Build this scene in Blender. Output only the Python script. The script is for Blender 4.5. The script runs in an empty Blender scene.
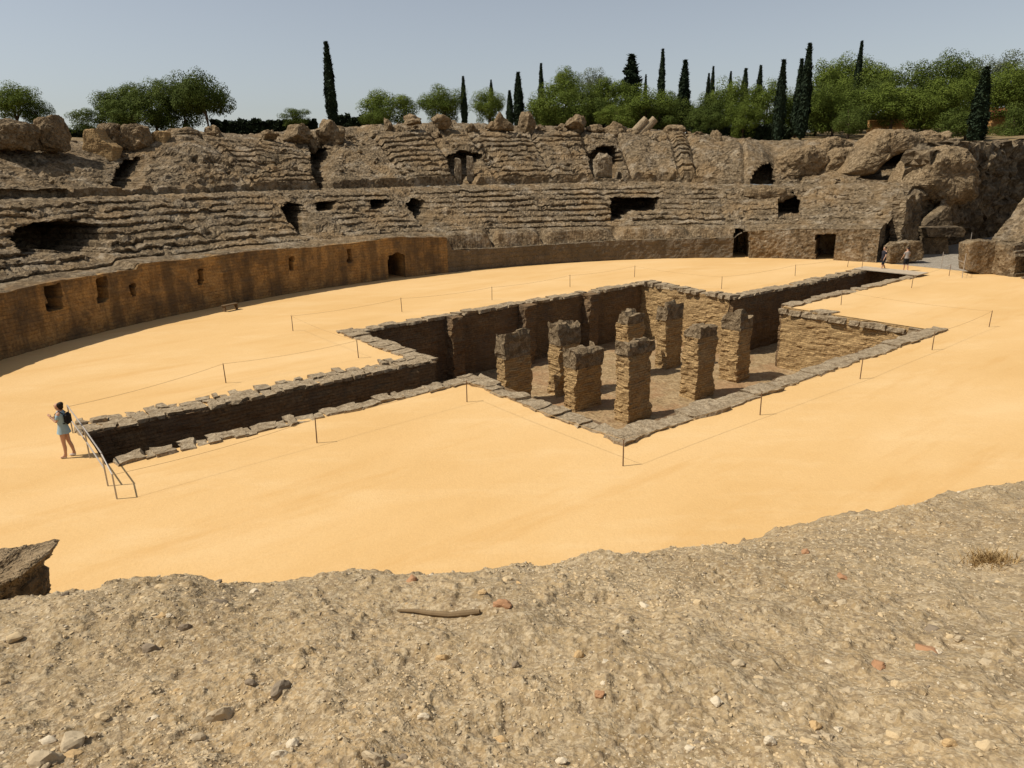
import bpy, bmesh, math, random
import numpy as np
from mathutils import Vector, Matrix, Quaternion

random.seed(7)
R = np.random.RandomState(11)
SC = bpy.context.scene
COL = SC.collection

# ------------------------------------------------------------------ camera frame
H, F = 8.1, 710.0
PITCH, ROLL, TH = math.radians(17.23), math.radians(-1.0), math.radians(37.8)
CP, SP, CR, SR = math.cos(PITCH), math.sin(PITCH), math.cos(ROLL), math.sin(ROLL)
# camera axes in the world (x right, y ahead, z up; the arena sand is z = 0)
AX_R = np.array([CR, SR * SP, SR * CP])
AX_U = np.array([-SR, CR * SP, CR * CP])
AX_F = np.array([0.0, CP, -SP])
EYE = np.array([0.0, 0.0, H])


def proj(P):
    """world points -> photograph pixels (x, y) and depth"""
    Q = np.asarray(P, float) - EYE
    d = Q @ AX_F
    dd = np.where(d > 0.1, d, 0.1)
    return 512 + F * (Q @ AX_R) / dd, 384 - F * (Q @ AX_U) / dd, d


def ray(px, py):
    return AX_F * F + AX_R * (px - 512.0) + AX_U * (384.0 - py)


def on_z(px, py, z=0.0):
    d = ray(px, py)
    return EYE + d * ((z - H) / d[2])


def at_y(px, py, Y):
    d = ray(px, py)
    return EYE + d * (Y / d[1])


# arena frame: u along the long axis, n across it
U = np.array([math.cos(TH), math.sin(TH)])
N = np.array([-math.sin(TH), math.cos(TH)])
K = H / 8.7
EU, EN, EA, EB = 28.1 * K, 25.45 * K, 35.06 * K, 25.51 * K


def un(u, n, z=0.0):
    return np.array([u * U[0] + n * N[0], u * U[1] + n * N[1], z])


def un_arr(u, n, z):
    return np.stack([u * U[0] + n * N[0], u * U[1] + n * N[1], z], -1)


# ------------------------------------------------------------------ noise
def _h(ix, iy, iz, seed):
    with np.errstate(over='ignore'):
        h = (ix.astype(np.uint32) * np.uint32(374761393) + iy.astype(np.uint32) * np.uint32(668265263)
             + iz.astype(np.uint32) * np.uint32(2246822519) + np.uint32((seed * 3266489917) & 0xffffffff))
        h = (h ^ (h >> np.uint32(15))) * np.uint32(2246822519)
        h = (h ^ (h >> np.uint32(13))) * np.uint32(3266489917)
        h = h ^ (h >> np.uint32(16))
    return h.astype(np.float64) / 4294967295.0 * 2 - 1


def vnoise(P, seed=0):
    P = np.asarray(P, float)
    i = np.floor(P).astype(np.int64)
    f = P - i
    w = f * f * f * (f * (f * 6 - 15) + 10)
    out = 0
    for dx in (0, 1):
        wx = w[..., 0] if dx else 1 - w[..., 0]
        for dy in (0, 1):
            wy = w[..., 1] if dy else 1 - w[..., 1]
            for dz in (0, 1):
                wz = w[..., 2] if dz else 1 - w[..., 2]
                out = out + wx * wy * wz * _h(i[..., 0] + dx, i[..., 1] + dy, i[..., 2] + dz, seed)
    return out


def fbm(P, scale, oct=4, seed=0, gain=0.5, lac=2.03):
    P = np.asarray(P, float) / scale
    a, s, t = 1.0, 0, 0
    for k in range(oct):
        s = s + a * vnoise(P, seed + k * 17)
        t += a
        a *= gain
        P = P * lac + 3.7
    return s / t * 1.6


def cell(P, seed=0):
    i = np.floor(np.asarray(P, float)).astype(np.int64)
    return _h(i[..., 0], i[..., 1], i[..., 2], seed)


# ------------------------------------------------------------------ object helpers
def tag(o, label=None, cat=None, group=None, kind=None):
    if label: o['label'] = label
    if cat: o['category'] = cat
    if group: o['group'] = group
    if kind: o['kind'] = kind
    return o


def link(o, parent=None):
    COL.objects.link(o)
    if parent is not None:
        o.parent = parent
    return o


def empty(name, loc=(0, 0, 0), rz=0.0):
    o = bpy.data.objects.new(name, None)
    o.location = [float(v) for v in loc]
    o.rotation_euler.z = rz
    o.empty_display_size = 0.3
    return link(o)


def mesh_np(name, V, Fc, mat, parent=None, smooth=False, loc=None):
    """V (n,3), Fc (m,4) or (m,3) -> one mesh object. loc: the object's origin (V stay world coords if loc given)."""
    V = np.asarray(V, np.float32).reshape(-1, 3)
    if loc is not None:
        V = V - np.asarray(loc, np.float32)
    Fc = np.asarray(Fc, np.int32)
    me = bpy.data.meshes.new(name)
    me.vertices.add(len(V))
    me.vertices.foreach_set('co', V.ravel())
    k = Fc.shape[1]
    me.loops.add(Fc.size)
    me.loops.foreach_set('vertex_index', Fc.ravel())
    me.polygons.add(len(Fc))
    me.polygons.foreach_set('loop_start', np.arange(len(Fc), dtype=np.int32) * k)
    me.polygons.foreach_set('loop_total', np.full(len(Fc), k, np.int32))
    me.polygons.foreach_set('use_smooth', np.full(len(Fc), bool(smooth)))
    me.update(calc_edges=True)
    me.materials.append(mat)
    o = bpy.data.objects.new(name, me)
    if loc is not None:
        o.location = [float(v) for v in loc]
    return link(o, parent)


def bm_obj(name, bm, mat, parent=None, smooth=False):
    me = bpy.data.meshes.new(name)
    bm.normal_update()
    bm.to_mesh(me)
    bm.free()
    if smooth:
        me.polygons.foreach_set('use_smooth', np.full(len(me.polygons), True))
    me.materials.append(mat)
    return link(bpy.data.objects.new(name, me), parent)


def grid_faces(nr, nc, flip=False):
    i, j = np.meshgrid(np.arange(nr - 1), np.arange(nc - 1), indexing='ij')
    a = (i * nc + j).ravel()
    q = np.stack([a, a + 1, a + nc + 1, a + nc], 1)
    return q[:, ::-1] if flip else q


def tube(bm, p, q, r0, r1=None, seg=8):
    p, q = Vector(p), Vector(q)
    r1 = r0 if r1 is None else r1
    d = q - p
    rot = d.to_track_quat('Z', 'Y').to_matrix().to_4x4()
    bmesh.ops.create_cone(bm, cap_ends=True, segments=seg, radius1=r0, radius2=r1, depth=d.length,
                          matrix=Matrix.Translation((p + q) / 2) @ rot)


def path_tube(bm, pts, radii, seg=8):
    rings = []
    pts = [Vector(p) for p in pts]
    for k, p in enumerate(pts):
        t = (pts[min(k + 1, len(pts) - 1)] - pts[max(k - 1, 0)]).normalized()
        q = t.to_track_quat('Z', 'Y')
        rings.append([bm.verts.new(p + q @ Vector((math.cos(a) * radii[k], math.sin(a) * radii[k], 0)))
                      for a in (2 * math.pi * i / seg for i in range(seg))])
    for a, b in zip(rings, rings[1:]):
        for i in range(seg):
            bm.faces.new((a[i], a[(i + 1) % seg], b[(i + 1) % seg], b[i]))
    bm.faces.new(rings[0][::-1])
    bm.faces.new(rings[-1])


# ------------------------------------------------------------------ materials
def new_mat(name):
    m = bpy.data.materials.new(name)
    m.use_nodes = True
    nt = m.node_tree
    b = nt.nodes['Principled BSDF']
    b.inputs['Roughness'].default_value = 0.95
    b.inputs['Specular IOR Level'].default_value = 0.15
    return m, nt, b


class NT:
    def __init__(s, nt):
        s.nt = nt
        s.tc = nt.nodes.new('ShaderNodeTexCoord')
        s.geo = nt.nodes.new('ShaderNodeNewGeometry')

    def lk(s, a, b):
        s.nt.links.new(a, b)

    def noise(s, scale, detail=4, rough=0.55, vec=None, stretch=None):
        n = s.nt.nodes.new('ShaderNodeTexNoise')
        n.inputs['Scale'].default_value = scale
        n.inputs['Detail'].default_value = detail
        n.inputs['Roughness'].default_value = rough
        v = vec if vec is not None else s.geo.outputs['Position']
        if stretch:
            mp = s.nt.nodes.new('ShaderNodeMapping')
            mp.inputs['Scale'].default_value = stretch
            s.lk(v, mp.inputs['Vector'])
            v = mp.outputs['Vector']
        s.lk(v, n.inputs['Vector'])
        return n.outputs['Fac']

    def voronoi(s, scale, feature='F1', vec=None, out='Distance'):
        n = s.nt.nodes.new('ShaderNodeTexVoronoi')
        n.feature = feature
        n.inputs['Scale'].default_value = scale
        s.lk(vec if vec is not None else s.geo.outputs['Position'], n.inputs['Vector'])
        return n.outputs[out]

    def ramp(s, fac, stops):
        r = s.nt.nodes.new('ShaderNodeValToRGB')
        els = r.color_ramp.elements
        while len(els) > 1:
            els.remove(els[-1])
        els[0].position = stops[0][0]
        for p, c in stops[1:]:
            els.new(p)
        for e, (p, c) in zip(els, stops):
            e.color = (*c, 1) if len(c) == 3 else c
        s.lk(fac, r.inputs['Fac'])
        return r.outputs['Color']

    def val(s, fac, lo, hi):
        return s.ramp(fac, [(lo, (0, 0, 0)), (hi, (1, 1, 1))])

    def mix(s, fac, a, b, mode='MIX'):
        m = s.nt.nodes.new('ShaderNodeMix')
        m.data_type = 'RGBA'
        m.blend_type = mode
        for sock, v in ((m.inputs[0], fac), (m.inputs[6], a), (m.inputs[7], b)):
            if isinstance(v, (int, float)):
                sock.default_value = v
            elif isinstance(v, (tuple, list)):
                sock.default_value = (*v, 1)
            else:
                s.lk(v, sock)
        return m.outputs[2]

    def math(s, op, a, b=0.0):
        m = s.nt.nodes.new('ShaderNodeMath')
        m.operation = op
        for sock, v in ((m.inputs[0], a), (m.inputs[1], b)):
            if isinstance(v, (int, float)):
                sock.default_value = v
            else:
                s.lk(v, sock)
        return m.outputs[0]

    def bump(s, h, strength, dist, normal=None):
        b = s.nt.nodes.new('ShaderNodeBump')
        b.inputs['Strength'].default_value = strength
        b.inputs['Distance'].default_value = dist
        s.lk(h, b.inputs['Height'])
        if normal is not None:
            s.lk(normal, b.inputs['Normal'])
        return b.outputs['Normal']

    def frame_vec(s):
        """position turned so that x runs along the arena's long axis"""
        r = s.nt.nodes.new('ShaderNodeVectorRotate')
        r.rotation_type = 'Z_AXIS'
        r.inputs['Angle'].default_value = -TH
        s.lk(s.geo.outputs['Position'], r.inputs['Vector'])
        return r.outputs['Vector']


def plain(name, col, rough=0.8, var=0.25, scale=3.0, metal=0.0):
    m, nt, b = new_mat(name)
    t = NT(nt)
    c = t.mix(t.noise(scale, 5, vec=t.tc.outputs['Object']), tuple(v * (1 - var) for v in col), tuple(min(1, v * (1 + var)) for v in col))
    t.lk(c, b.inputs['Base Color'])
    b.inputs['Roughness'].default_value = rough
    b.inputs['Metallic'].default_value = metal
    return m


def rubble(name, dark, mid, light, size=0.25, bump=0.9, warm=None, warm_amt=0.3, pale=None):
    """weathered concrete full of stones: blotches, separate stones, pits"""
    m, nt, b = new_mat(name)
    t = NT(nt)
    big = t.noise(0.35, 5, 0.6)
    medn = t.noise(1.0 / size * 0.55, 6, 0.68)
    fine = t.noise(1.0 / size * 3.2, 4, 0.65)
    c = t.ramp(medn, [(0.30, dark), (0.47, mid), (0.68, light)])
    st = t.voronoi(1.0 / size, out='Color')
    sep = nt.nodes.new('ShaderNodeSeparateColor')
    t.lk(st, sep.inputs[0])
    c = t.mix(0.62, c, t.ramp(sep.outputs[0], [(0.0, dark), (0.5, mid), (1.0, light)]))
    c = t.mix(t.val(fine, 0.35, 0.7), t.mix(1.0, c, (0.48, 0.45, 0.42), 'MULTIPLY'), c)
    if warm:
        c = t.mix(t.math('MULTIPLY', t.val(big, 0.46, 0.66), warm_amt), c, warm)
    if pale:
        c = t.mix(t.math('MULTIPLY', t.val(t.noise(0.8, 5, 0.7, stretch=(1, 1, 0.6)), 0.52, 0.7), 0.5), c, pale)
    t.lk(c, b.inputs['Base Color'])
    v = t.voronoi(1.0 / size)
    n1 = t.bump(v, bump, size * 0.35)
    n2 = t.bump(medn, bump, size * 0.9, n1)
    n3 = t.bump(fine, bump * 0.8, size * 0.25, n2)
    t.lk(n3, b.inputs['Normal'])
    return m


def masonry(name, cols, joint, bw=0.5, bh=0.14, stain=None, stain_amt=0.6, bump=0.7, streak=None, streak_lo=0.5):
    """coursed brickwork; the courses follow the arena's axes"""
    m, nt, b = new_mat(name)
    t = NT(nt)
    fv = t.frame_vec()
    sx = nt.nodes.new('ShaderNodeSeparateXYZ')
    t.lk(fv, sx.inputs[0])
    cx = nt.nodes.new('ShaderNodeCombineXYZ')
    wob = t.math('MULTIPLY', t.math('SUBTRACT', t.noise(1.3, 3), 0.5), 0.10)
    t.lk(t.math('ADD', t.math('ADD', sx.outputs[0], sx.outputs[1]), t.noise(2.0, 2)), cx.inputs[0])
    t.lk(t.math('ADD', sx.outputs[2], wob), cx.inputs[1])
    br = nt.nodes.new('ShaderNodeTexBrick')
    br.inputs['Scale'].default_value = 1.0
    br.inputs['Brick Width'].default_value = bw
    br.inputs['Row Height'].default_value = bh
    br.inputs['Mortar Size'].default_value = bh * 0.12
    br.inputs['Mortar Smooth'].default_value = 0.6
    br.inputs['Color1'].default_value = (*cols[0], 1)
    br.inputs['Color2'].default_value = (*cols[1], 1)
    br.inputs['Mortar'].default_value = (*joint, 1)
    t.lk(cx.outputs[0], br.inputs['Vector'])
    c = br.outputs['Color']
    c = t.mix(t.math('MULTIPLY', t.val(t.noise(1.1, 6, 0.7), 0.40, 0.62), 0.65), c, cols[2])
    fine = t.noise(9.0, 5, 0.7)
    c = t.mix(t.val(fine, 0.32, 0.66), t.mix(1.0, c, (0.55, 0.52, 0.5), 'MULTIPLY'), c)
    if stain:
        c = t.mix(t.math('MULTIPLY', t.val(t.noise(0.45, 6, 0.65), 0.47, 0.62), stain_amt), c, stain)
    if streak:
        c = t.mix(t.math('MULTIPLY', t.val(t.noise(1.0, 5, 0.6, stretch=(1.1, 1.1, 0.10)), streak_lo, streak_lo + 0.14), 0.6), c, streak)
    t.lk(c, b.inputs['Base Color'])
    n1 = t.bump(br.outputs['Fac'], -bump, 0.05) if False else t.bump(t.math('SUBTRACT', 1.0, br.outputs['Fac']), bump, 0.06)
    n2 = t.bump(fine, bump, 0.12, n1)
    t.lk(n2, b.inputs['Normal'])
    return m


def sand_mat():
    m, nt, b = new_mat('arena_sand')
    t = NT(nt)
    fv = t.frame_vec()
    c = t.ramp(t.noise(0.085, 6, 0.6, vec=fv, stretch=(1, 2.2, 1)), [(0.36, (0.59, 0.370, 0.150)), (0.5, (0.62, 0.398, 0.170)), (0.66, (0.65, 0.432, 0.200))])
    c = t.mix(t.math('MULTIPLY', t.val(t.noise(0.35, 7, 0.7, stretch=(0.5, 1.6, 1)), 0.50, 0.68), 0.36), c, (0.70, 0.50, 0.26))
    c = t.mix(t.math('MULTIPLY', t.val(t.noise(0.22, 6, 0.7, vec=fv, stretch=(0.35, 2.2, 1)), 0.54, 0.70), 0.45), c, (0.52, 0.285, 0.085))
    c = t.mix(t.math('MULTIPLY', t.val(t.noise(14.0, 4, 0.7), 0.45, 0.75), 0.22), c, (0.44, 0.24, 0.08))
    t.lk(c, b.inputs['Base Color'])
    n1 = t.bump(t.noise(1.9, 8, 0.72), 0.28, 0.10)
    n2 = t.bump(t.noise(16.0, 4, 0.7), 0.35, 0.02, n1)
    t.lk(n2, b.inputs['Normal'])
    return m


def leaf_mat(name, a, bcol, trans=0.0):
    m, nt, b = new_mat(name)
    t = NT(nt)
    c = t.ramp(t.noise(0.9, 4, 0.7), [(0.34, a), (0.66, bcol)])
    oi = nt.nodes.new('ShaderNodeObjectInfo')
    c = t.mix(t.math('MULTIPLY', oi.outputs['Random'], 0.45), c, tuple(v * 0.6 for v in a))
    t.lk(c, b.inputs['Base Color'])
    b.inputs['Roughness'].default_value = 0.8
    b.inputs['Specular IOR Level'].default_value = 0.1
    tr = nt.nodes.new('ShaderNodeBsdfTranslucent')
    t.lk(c, tr.inputs['Color'])
    mx = nt.nodes.new('ShaderNodeMixShader')
    mx.inputs[0].default_value = trans
    t.lk(b.outputs[0], mx.inputs[1]); t.lk(tr.outputs[0], mx.inputs[2])
    t.lk(mx.outputs[0], nt.nodes['Material Output'].inputs['Surface'])
    return m


M = {}
M['sand'] = sand_mat()
M['seats'] = rubble('weathered_seats', (0.062, 0.043, 0.025), (0.212, 0.155, 0.089), (0.43, 0.33, 0.205), 0.2, 1.0, warm=(0.33, 0.205, 0.09), warm_amt=0.35, pale=(0.46, 0.385, 0.28))
M['chunk'] = rubble('fallen_concrete', (0.09, 0.062, 0.034), (0.26, 0.188, 0.105), (0.46, 0.35, 0.215), 0.2, 1.0, warm=(0.33, 0.215, 0.105), warm_amt=0.35)
M['podium'] = masonry('podium_facing', ((0.42, 0.25, 0.095), (0.34, 0.198, 0.078), (0.56, 0.35, 0.14)), (0.27, 0.16, 0.066), 0.7, 0.19, stain=(0.10, 0.072, 0.045), stain_amt=0.75, streak=(0.075, 0.055, 0.036), streak_lo=0.45, bump=0.6)
M['podium_grey'] = masonry('podium_grey_plaster', ((0.20, 0.155, 0.10), (0.17, 0.13, 0.083), (0.24, 0.185, 0.12)), (0.145, 0.11, 0.07), 0.9, 0.4, stain=(0.10, 0.078, 0.05), streak=(0.095, 0.073, 0.047), bump=0.5)
M['pitwall_shaded'] = masonry('pit_brick_shaded', ((0.25, 0.158, 0.077), (0.185, 0.116, 0.058), (0.30, 0.192, 0.094)), (0.15, 0.10, 0.055), 0.42, 0.13, stain=(0.15, 0.10, 0.06), stain_amt=0.6, streak=(0.11, 0.078, 0.05), streak_lo=0.5)  # brick tones lowered to paint in the shade these walls stand in
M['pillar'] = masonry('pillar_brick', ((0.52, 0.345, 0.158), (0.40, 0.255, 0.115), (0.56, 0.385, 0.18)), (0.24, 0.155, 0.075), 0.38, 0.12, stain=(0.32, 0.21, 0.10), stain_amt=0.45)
M['coping'] = rubble('coping_stone', (0.24, 0.172, 0.10), (0.40, 0.31, 0.196), (0.54, 0.435, 0.29), 0.16, 0.55)
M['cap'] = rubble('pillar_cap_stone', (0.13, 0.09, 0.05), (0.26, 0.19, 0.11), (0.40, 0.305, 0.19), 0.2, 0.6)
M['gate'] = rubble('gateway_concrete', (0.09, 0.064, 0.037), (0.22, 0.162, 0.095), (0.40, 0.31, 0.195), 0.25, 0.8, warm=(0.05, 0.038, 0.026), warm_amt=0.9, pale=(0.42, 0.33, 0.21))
M['plaster'] = rubble('old_plaster', (0.22, 0.165, 0.10), (0.33, 0.26, 0.17), (0.42, 0.345, 0.24), 0.5, 0.4)
M['pitfloor'] = rubble('pit_floor_earth', (0.30, 0.205, 0.10), (0.42, 0.295, 0.155), (0.50, 0.37, 0.21), 0.4, 0.4, warm=(0.30, 0.15, 0.07), warm_amt=0.6)
M['tiles'] = masonry('red_floor_tiles', ((0.30, 0.12, 0.055), (0.24, 0.095, 0.045), (0.34, 0.16, 0.08)), (0.2, 0.11, 0.06), 0.4, 0.3)
M['path'] = rubble('grey_path', (0.30, 0.26, 0.20), (0.38, 0.335, 0.265), (0.46, 0.41, 0.33), 0.25, 0.3)
M['hill'] = rubble('dry_earth', (0.17, 0.125, 0.065), (0.26, 0.19, 0.10), (0.35, 0.27, 0.15), 0.5, 0.5, warm=(0.30, 0.20, 0.085), warm_amt=0.5)
M['steel'] = plain('rusty_post_paint', (0.16, 0.095, 0.055), 0.6, 0.3, 20)
M['rail'] = plain('galvanised_rail', (0.42, 0.38, 0.33), 0.45, 0.2, 15, 0.4)
M['rope'] = plain('hemp_rope', (0.42, 0.28, 0.13), 0.9)
M['wood'] = plain('bleached_planks', (0.42, 0.34, 0.24), 0.85, 0.3, 4)
M['bark'] = plain('pine_bark', (0.085, 0.058, 0.038), 0.95, 0.4, 5)
M['pine'] = leaf_mat('pine_needles', (0.088, 0.122, 0.018), (0.155, 0.188, 0.031), 0.22)
M['olive'] = leaf_mat('dark_pine_needles', (0.062, 0.088, 0.016), (0.115, 0.142, 0.028), 0.22)
M['cypress'] = leaf_mat('cypress_needles', (0.014, 0.023, 0.012), (0.034, 0.050, 0.022))
M['hedge'] = leaf_mat('hedge_leaves', (0.016, 0.024, 0.011), (0.035, 0.048, 0.019))
M['pale_leaf'] = leaf_mat('grey_green_leaves', (0.10, 0.12, 0.065), (0.19, 0.21, 0.12), 0.3)
M['tawny'] = plain('tawny_wall', (0.50, 0.27, 0.10), 0.9, 0.15, 1)
M['roof'] = plain('clay_roof', (0.34, 0.14, 0.06), 0.9, 0.3, 2)
M['glass'] = plain('dark_window', (0.03, 0.03, 0.035), 0.2, 0.2, 2)

# ------------------------------------------------------------------ the ring of seats: geometry of the ellipse
def ring_pt(phi, s, z):
    """phi (rad), outward offset s, height z -> world points"""
    c, sn = np.cos(phi), np.sin(phi)
    nx, ny = c / EA, sn / EB
    l = np.hypot(nx, ny)
    return un_arr(EU + EA * c + s * nx / l, EN + EB * sn + s * ny / l, z)


def ring_nrm(phi):
    nx, ny = np.cos(phi) / EA, np.sin(phi) / EB
    l = np.hypot(nx, ny)
    return un_arr(nx / l, ny / l, 0 * l)


def curve(pts):
    xs = np.array([p[0] for p in pts], float)
    ys = np.array([p[1] for p in pts], float)
    return lambda x: np.interp(x, xs, ys)


def solve_z(phi, s, cv, z0=3.0):
    """height of the ring line at offset s whose outline follows the surveyed line cv"""
    z = np.full(phi.shape, float(z0))
    for _ in range(6):
        P = ring_pt(phi, s, z)
        x, y, d = proj(P)
        yt = cv(x)
        D = AX_F[None, :] * F + AX_R[None, :] * (x[:, None] - 512) + AX_U[None, :] * (384 - yt[:, None])
        t = P[:, 1] / D[:, 1]
        zn = H + D[:, 2] * t
        ok = (d > 5) & (x > -160)
        z = np.where(ok, np.clip(zn, -1, 30), z)
    # hold the last seen value outside the surveyed range
    idx = np.where(ok)[0]
    last = idx.max() if len(idx) else 0
    z[last + 1:] = z[last]
    return z


def smooth1(z, k):
    if k < 2: return z
    pad = np.concatenate([np.full(k, z[0]), z, np.full(k, z[-1])])
    ker = np.ones(2 * k + 1) / (2 * k + 1)
    return np.convolve(pad, ker, 'same')[k:-k]


def phis(p0, p1, step):
    t = np.radians(np.linspace(p0, p1, 4000))
    ds = np.hypot(EA * np.sin(t), EB * np.cos(t))
    L = np.concatenate([[0], np.cumsum((ds[1:] + ds[:-1]) / 2 * np.diff(t))])
    n = int(L[-1] / step)
    return np.interp(np.linspace(0, L[-1], n), L, t)


PH = phis(8.6, 186, 0.115)
NC = len(PH)
L1 = curve([(-120, 310), (0, 293), (60, 280), (134, 269), (137, 264), (200, 258), (256, 250), (300, 248), (343, 244), (396, 237), (446, 237), (452, 250), (512, 247), (622, 240), (735, 238), (745, 231), (800, 229), (880, 229)])
L2 = curve([(-120, 307), (0, 291), (134, 265), (256, 247), (343, 240), (396, 234), (446, 233), (470, 231), (560, 229), (690, 226), (740, 226), (880, 225)])
L4 = curve([(-120, 206), (0, 202), (128, 196), (256, 193), (384, 191), (512, 187), (640, 184), (768, 187), (905, 184)])
L5 = curve([(-120, 203), (0, 199), (64, 198), (150, 195), (256, 191), (420, 186), (512, 184), (640, 181), (768, 185), (905, 182)])
L6 = curve([(-120, 192), (0, 190), (64, 189), (150, 186), (256, 181), (420, 176), (512, 175), (640, 174), (690, 173), (768, 182), (905, 178)])
L7 = curve([(-120, 150), (0, 147), (60, 147), (112, 151), (145, 140), (180, 132), (240, 137), (300, 144), (325, 149), (335, 140), (390, 133), (450, 131), (512, 131), (600, 132), (640, 135), (700, 133), (716, 138), (742, 141), (772, 152), (860, 158), (905, 156), (930, 150), (960, 142), (1024, 141), (1100, 142)])
L8 = curve([(-120, 139), (0, 139), (100, 142), (180, 129), (250, 134), (300, 129), (360, 126), (450, 121), (512, 125), (600, 127), (660, 130), (720, 135), (770, 141), (840, 139), (900, 144), (960, 141), (1024, 140), (1100, 140)])
S1, S2, S4, S5, S7, S8 = 0.12, 1.1, 9.4, 10.6, 18.5, 22.0
Z1 = solve_z(PH, S1, L1)
Z2 = np.maximum(solve_z(PH, S2, L2), Z1 + 0.05)
Z4, Z5 = solve_z(PH, S4, L4), solve_z(PH, S5, L5)
Z6 = np.maximum(solve_z(PH, S5 + 0.12, L6), Z5 + 0.1)
Z7 = np.maximum(solve_z(PH, S7, L7), Z6 + 0.6)
Z8 = np.maximum(solve_z(PH, S8, L8), Z7 - 0.6)
# image column of each ring column at three offsets, for the states of ruin along the bank
XB = proj(ring_pt(PH, 0.0, np.zeros(NC)))[0]
XB[proj(ring_pt(PH, 0.0, np.zeros(NC)))[2] < 5] = -999
XM = proj(ring_pt(PH, 5.0, Z2))[0]
XT = proj(ring_pt(PH, 14.5, Z6))[0]
for a in (XM, XT):
    bad = np.where((a < -900) | (np.arange(NC) > np.argmin(a)))[0]
    a[bad] = -300
print('z1', Z1[::120].round(1)); print('z2', Z2[::120].round(1)); print('z4', Z4[::120].round(1)); print('z6', Z6[::120].round(1)); print('z7', Z7[::120].round(1)); print('z8', Z8[::120].round(1))


def zones(x, zs, soft=4.0):
    out = np.full(x.shape, zs[0][2])
    w = np.zeros(x.shape)
    acc = np.zeros(x.shape)
    for a, b, e in zs:
        k = np.clip((x - a) / soft + .5, 0, 1) * np.clip((b - x) / soft + .5, 0, 1) + 1e-4
        acc += k * e
        w += k
    return acc / w


def stepped(zA, zB, sA, sB, n, ero, seed):
    """rows of seats: list of (s column array, z column array); ero (NC,) 0 = crisp, 1 = a bare slope"""
    rows = []
    ones = np.ones_like(zA)
    for i in range(n):
        nz = vnoise(np.stack([PH * 26, np.full_like(PH, i * 3.1), ones * 0], -1), seed)
        nz2 = vnoise(np.stack([PH * 55, np.full_like(PH, i * 3.1), ones * 5], -1), seed + 3)
        pt = vnoise(np.stack([PH * 11, np.full_like(PH, i * 0.55), ones * 9], -1), seed + 11)   # patches that span several rows
        e = np.clip(ero + 0.22 * nz + 0.12 * nz2 + 0.65 * np.clip(pt - 0.22, 0, 1), 0.0, 1.0)
        jit = (0.07 * nz2 + 0.09 * nz) * (1 - e)
        a0, a1 = i / n, (i + 1) / n
        lip = 0.50 + 0.10 * nz2                                # the worn tread slopes up from its broken lip
        for f in (0.0, 0.3, 0.65, 1.0):                       # riser, undercut below the lip
            s = sA + (sB - sA) * (a0 + e * 0.45 * f / n) + jit + 0.16 * (1 - f) ** 1.5 * (1 - e)
            lin = zA + (zB - zA) * (a0 + e * 0.45 * f / n)
            st = zA + (zB - zA) * (a0 + (a1 - a0) * lip * f)
            rows.append((s, st * (1 - e) + lin * e))
        for f in (0.10, 0.35, 0.65, 0.97):                    # tread
            g = e * 0.45 + (1 - e * 0.45) * f
            s = sA + (sB - sA) * (a0 + (a1 - a0) * g) + jit * (1 - f)
            lin = zA + (zB - zA) * (a0 + (a1 - a0) * g)
            st = zA + (zB - zA) * (a0 + (a1 - a0) * (lip + (1 - lip) * f))
            rows.append((s, st * (1 - e) + lin * e))
    return rows


def in_poly(x, y, poly):
    inside = np.zeros(x.shape, bool)
    n = len(poly)
    for i in range(n):
        (x0, y0), (x1, y1) = poly[i], poly[(i + 1) % n]
        c = ((y0 > y) != (y1 > y)) & (x < (x1 - x0) * (y - y0) / (y1 - y0 + 1e-12) + x0)
        inside ^= c
    return inside


def rect(x0, x1, y0, y1):
    return [(x0, y0), (x1, y0), (x1, y1), (x0, y1)]


def hollow(V, ph, polys, rough=1.2, nrm=None):
    """push the part of a ring surface inside each outline back along the ring's outward direction: a real recess with floor, sides and roof"""
    x, y, d = proj(V)
    nz = np.stack([vnoise(V * 1.7, 61), vnoise(V * 1.7, 62)], -1) * rough
    x, y = x + nz[..., 0], y + nz[..., 1]
    nn = ring_nrm(ph) if nrm is None else nrm
    for poly, depth in polys:
        m = in_poly(x, y, poly) & (d > 5)
        V[m] += (nn * depth)[None, :, :].repeat(V.shape[0], 0)[m]
    return V


def wedge_state(x, cuts, seed, amp=0.2, depth=1.0):
    """per column: height step of its wedge and depth of the gullies between wedges"""
    rr = np.random.RandomState(seed)
    k = np.searchsorted(cuts, x)
    off = rr.uniform(-amp, amp, len(cuts) + 1)[k]
    d = np.min(np.abs(x[:, None] - np.array(cuts)[None]), axis=1)
    return off, depth * np.clip(1 - d / 3.0, 0, 1) ** 0.5


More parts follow.
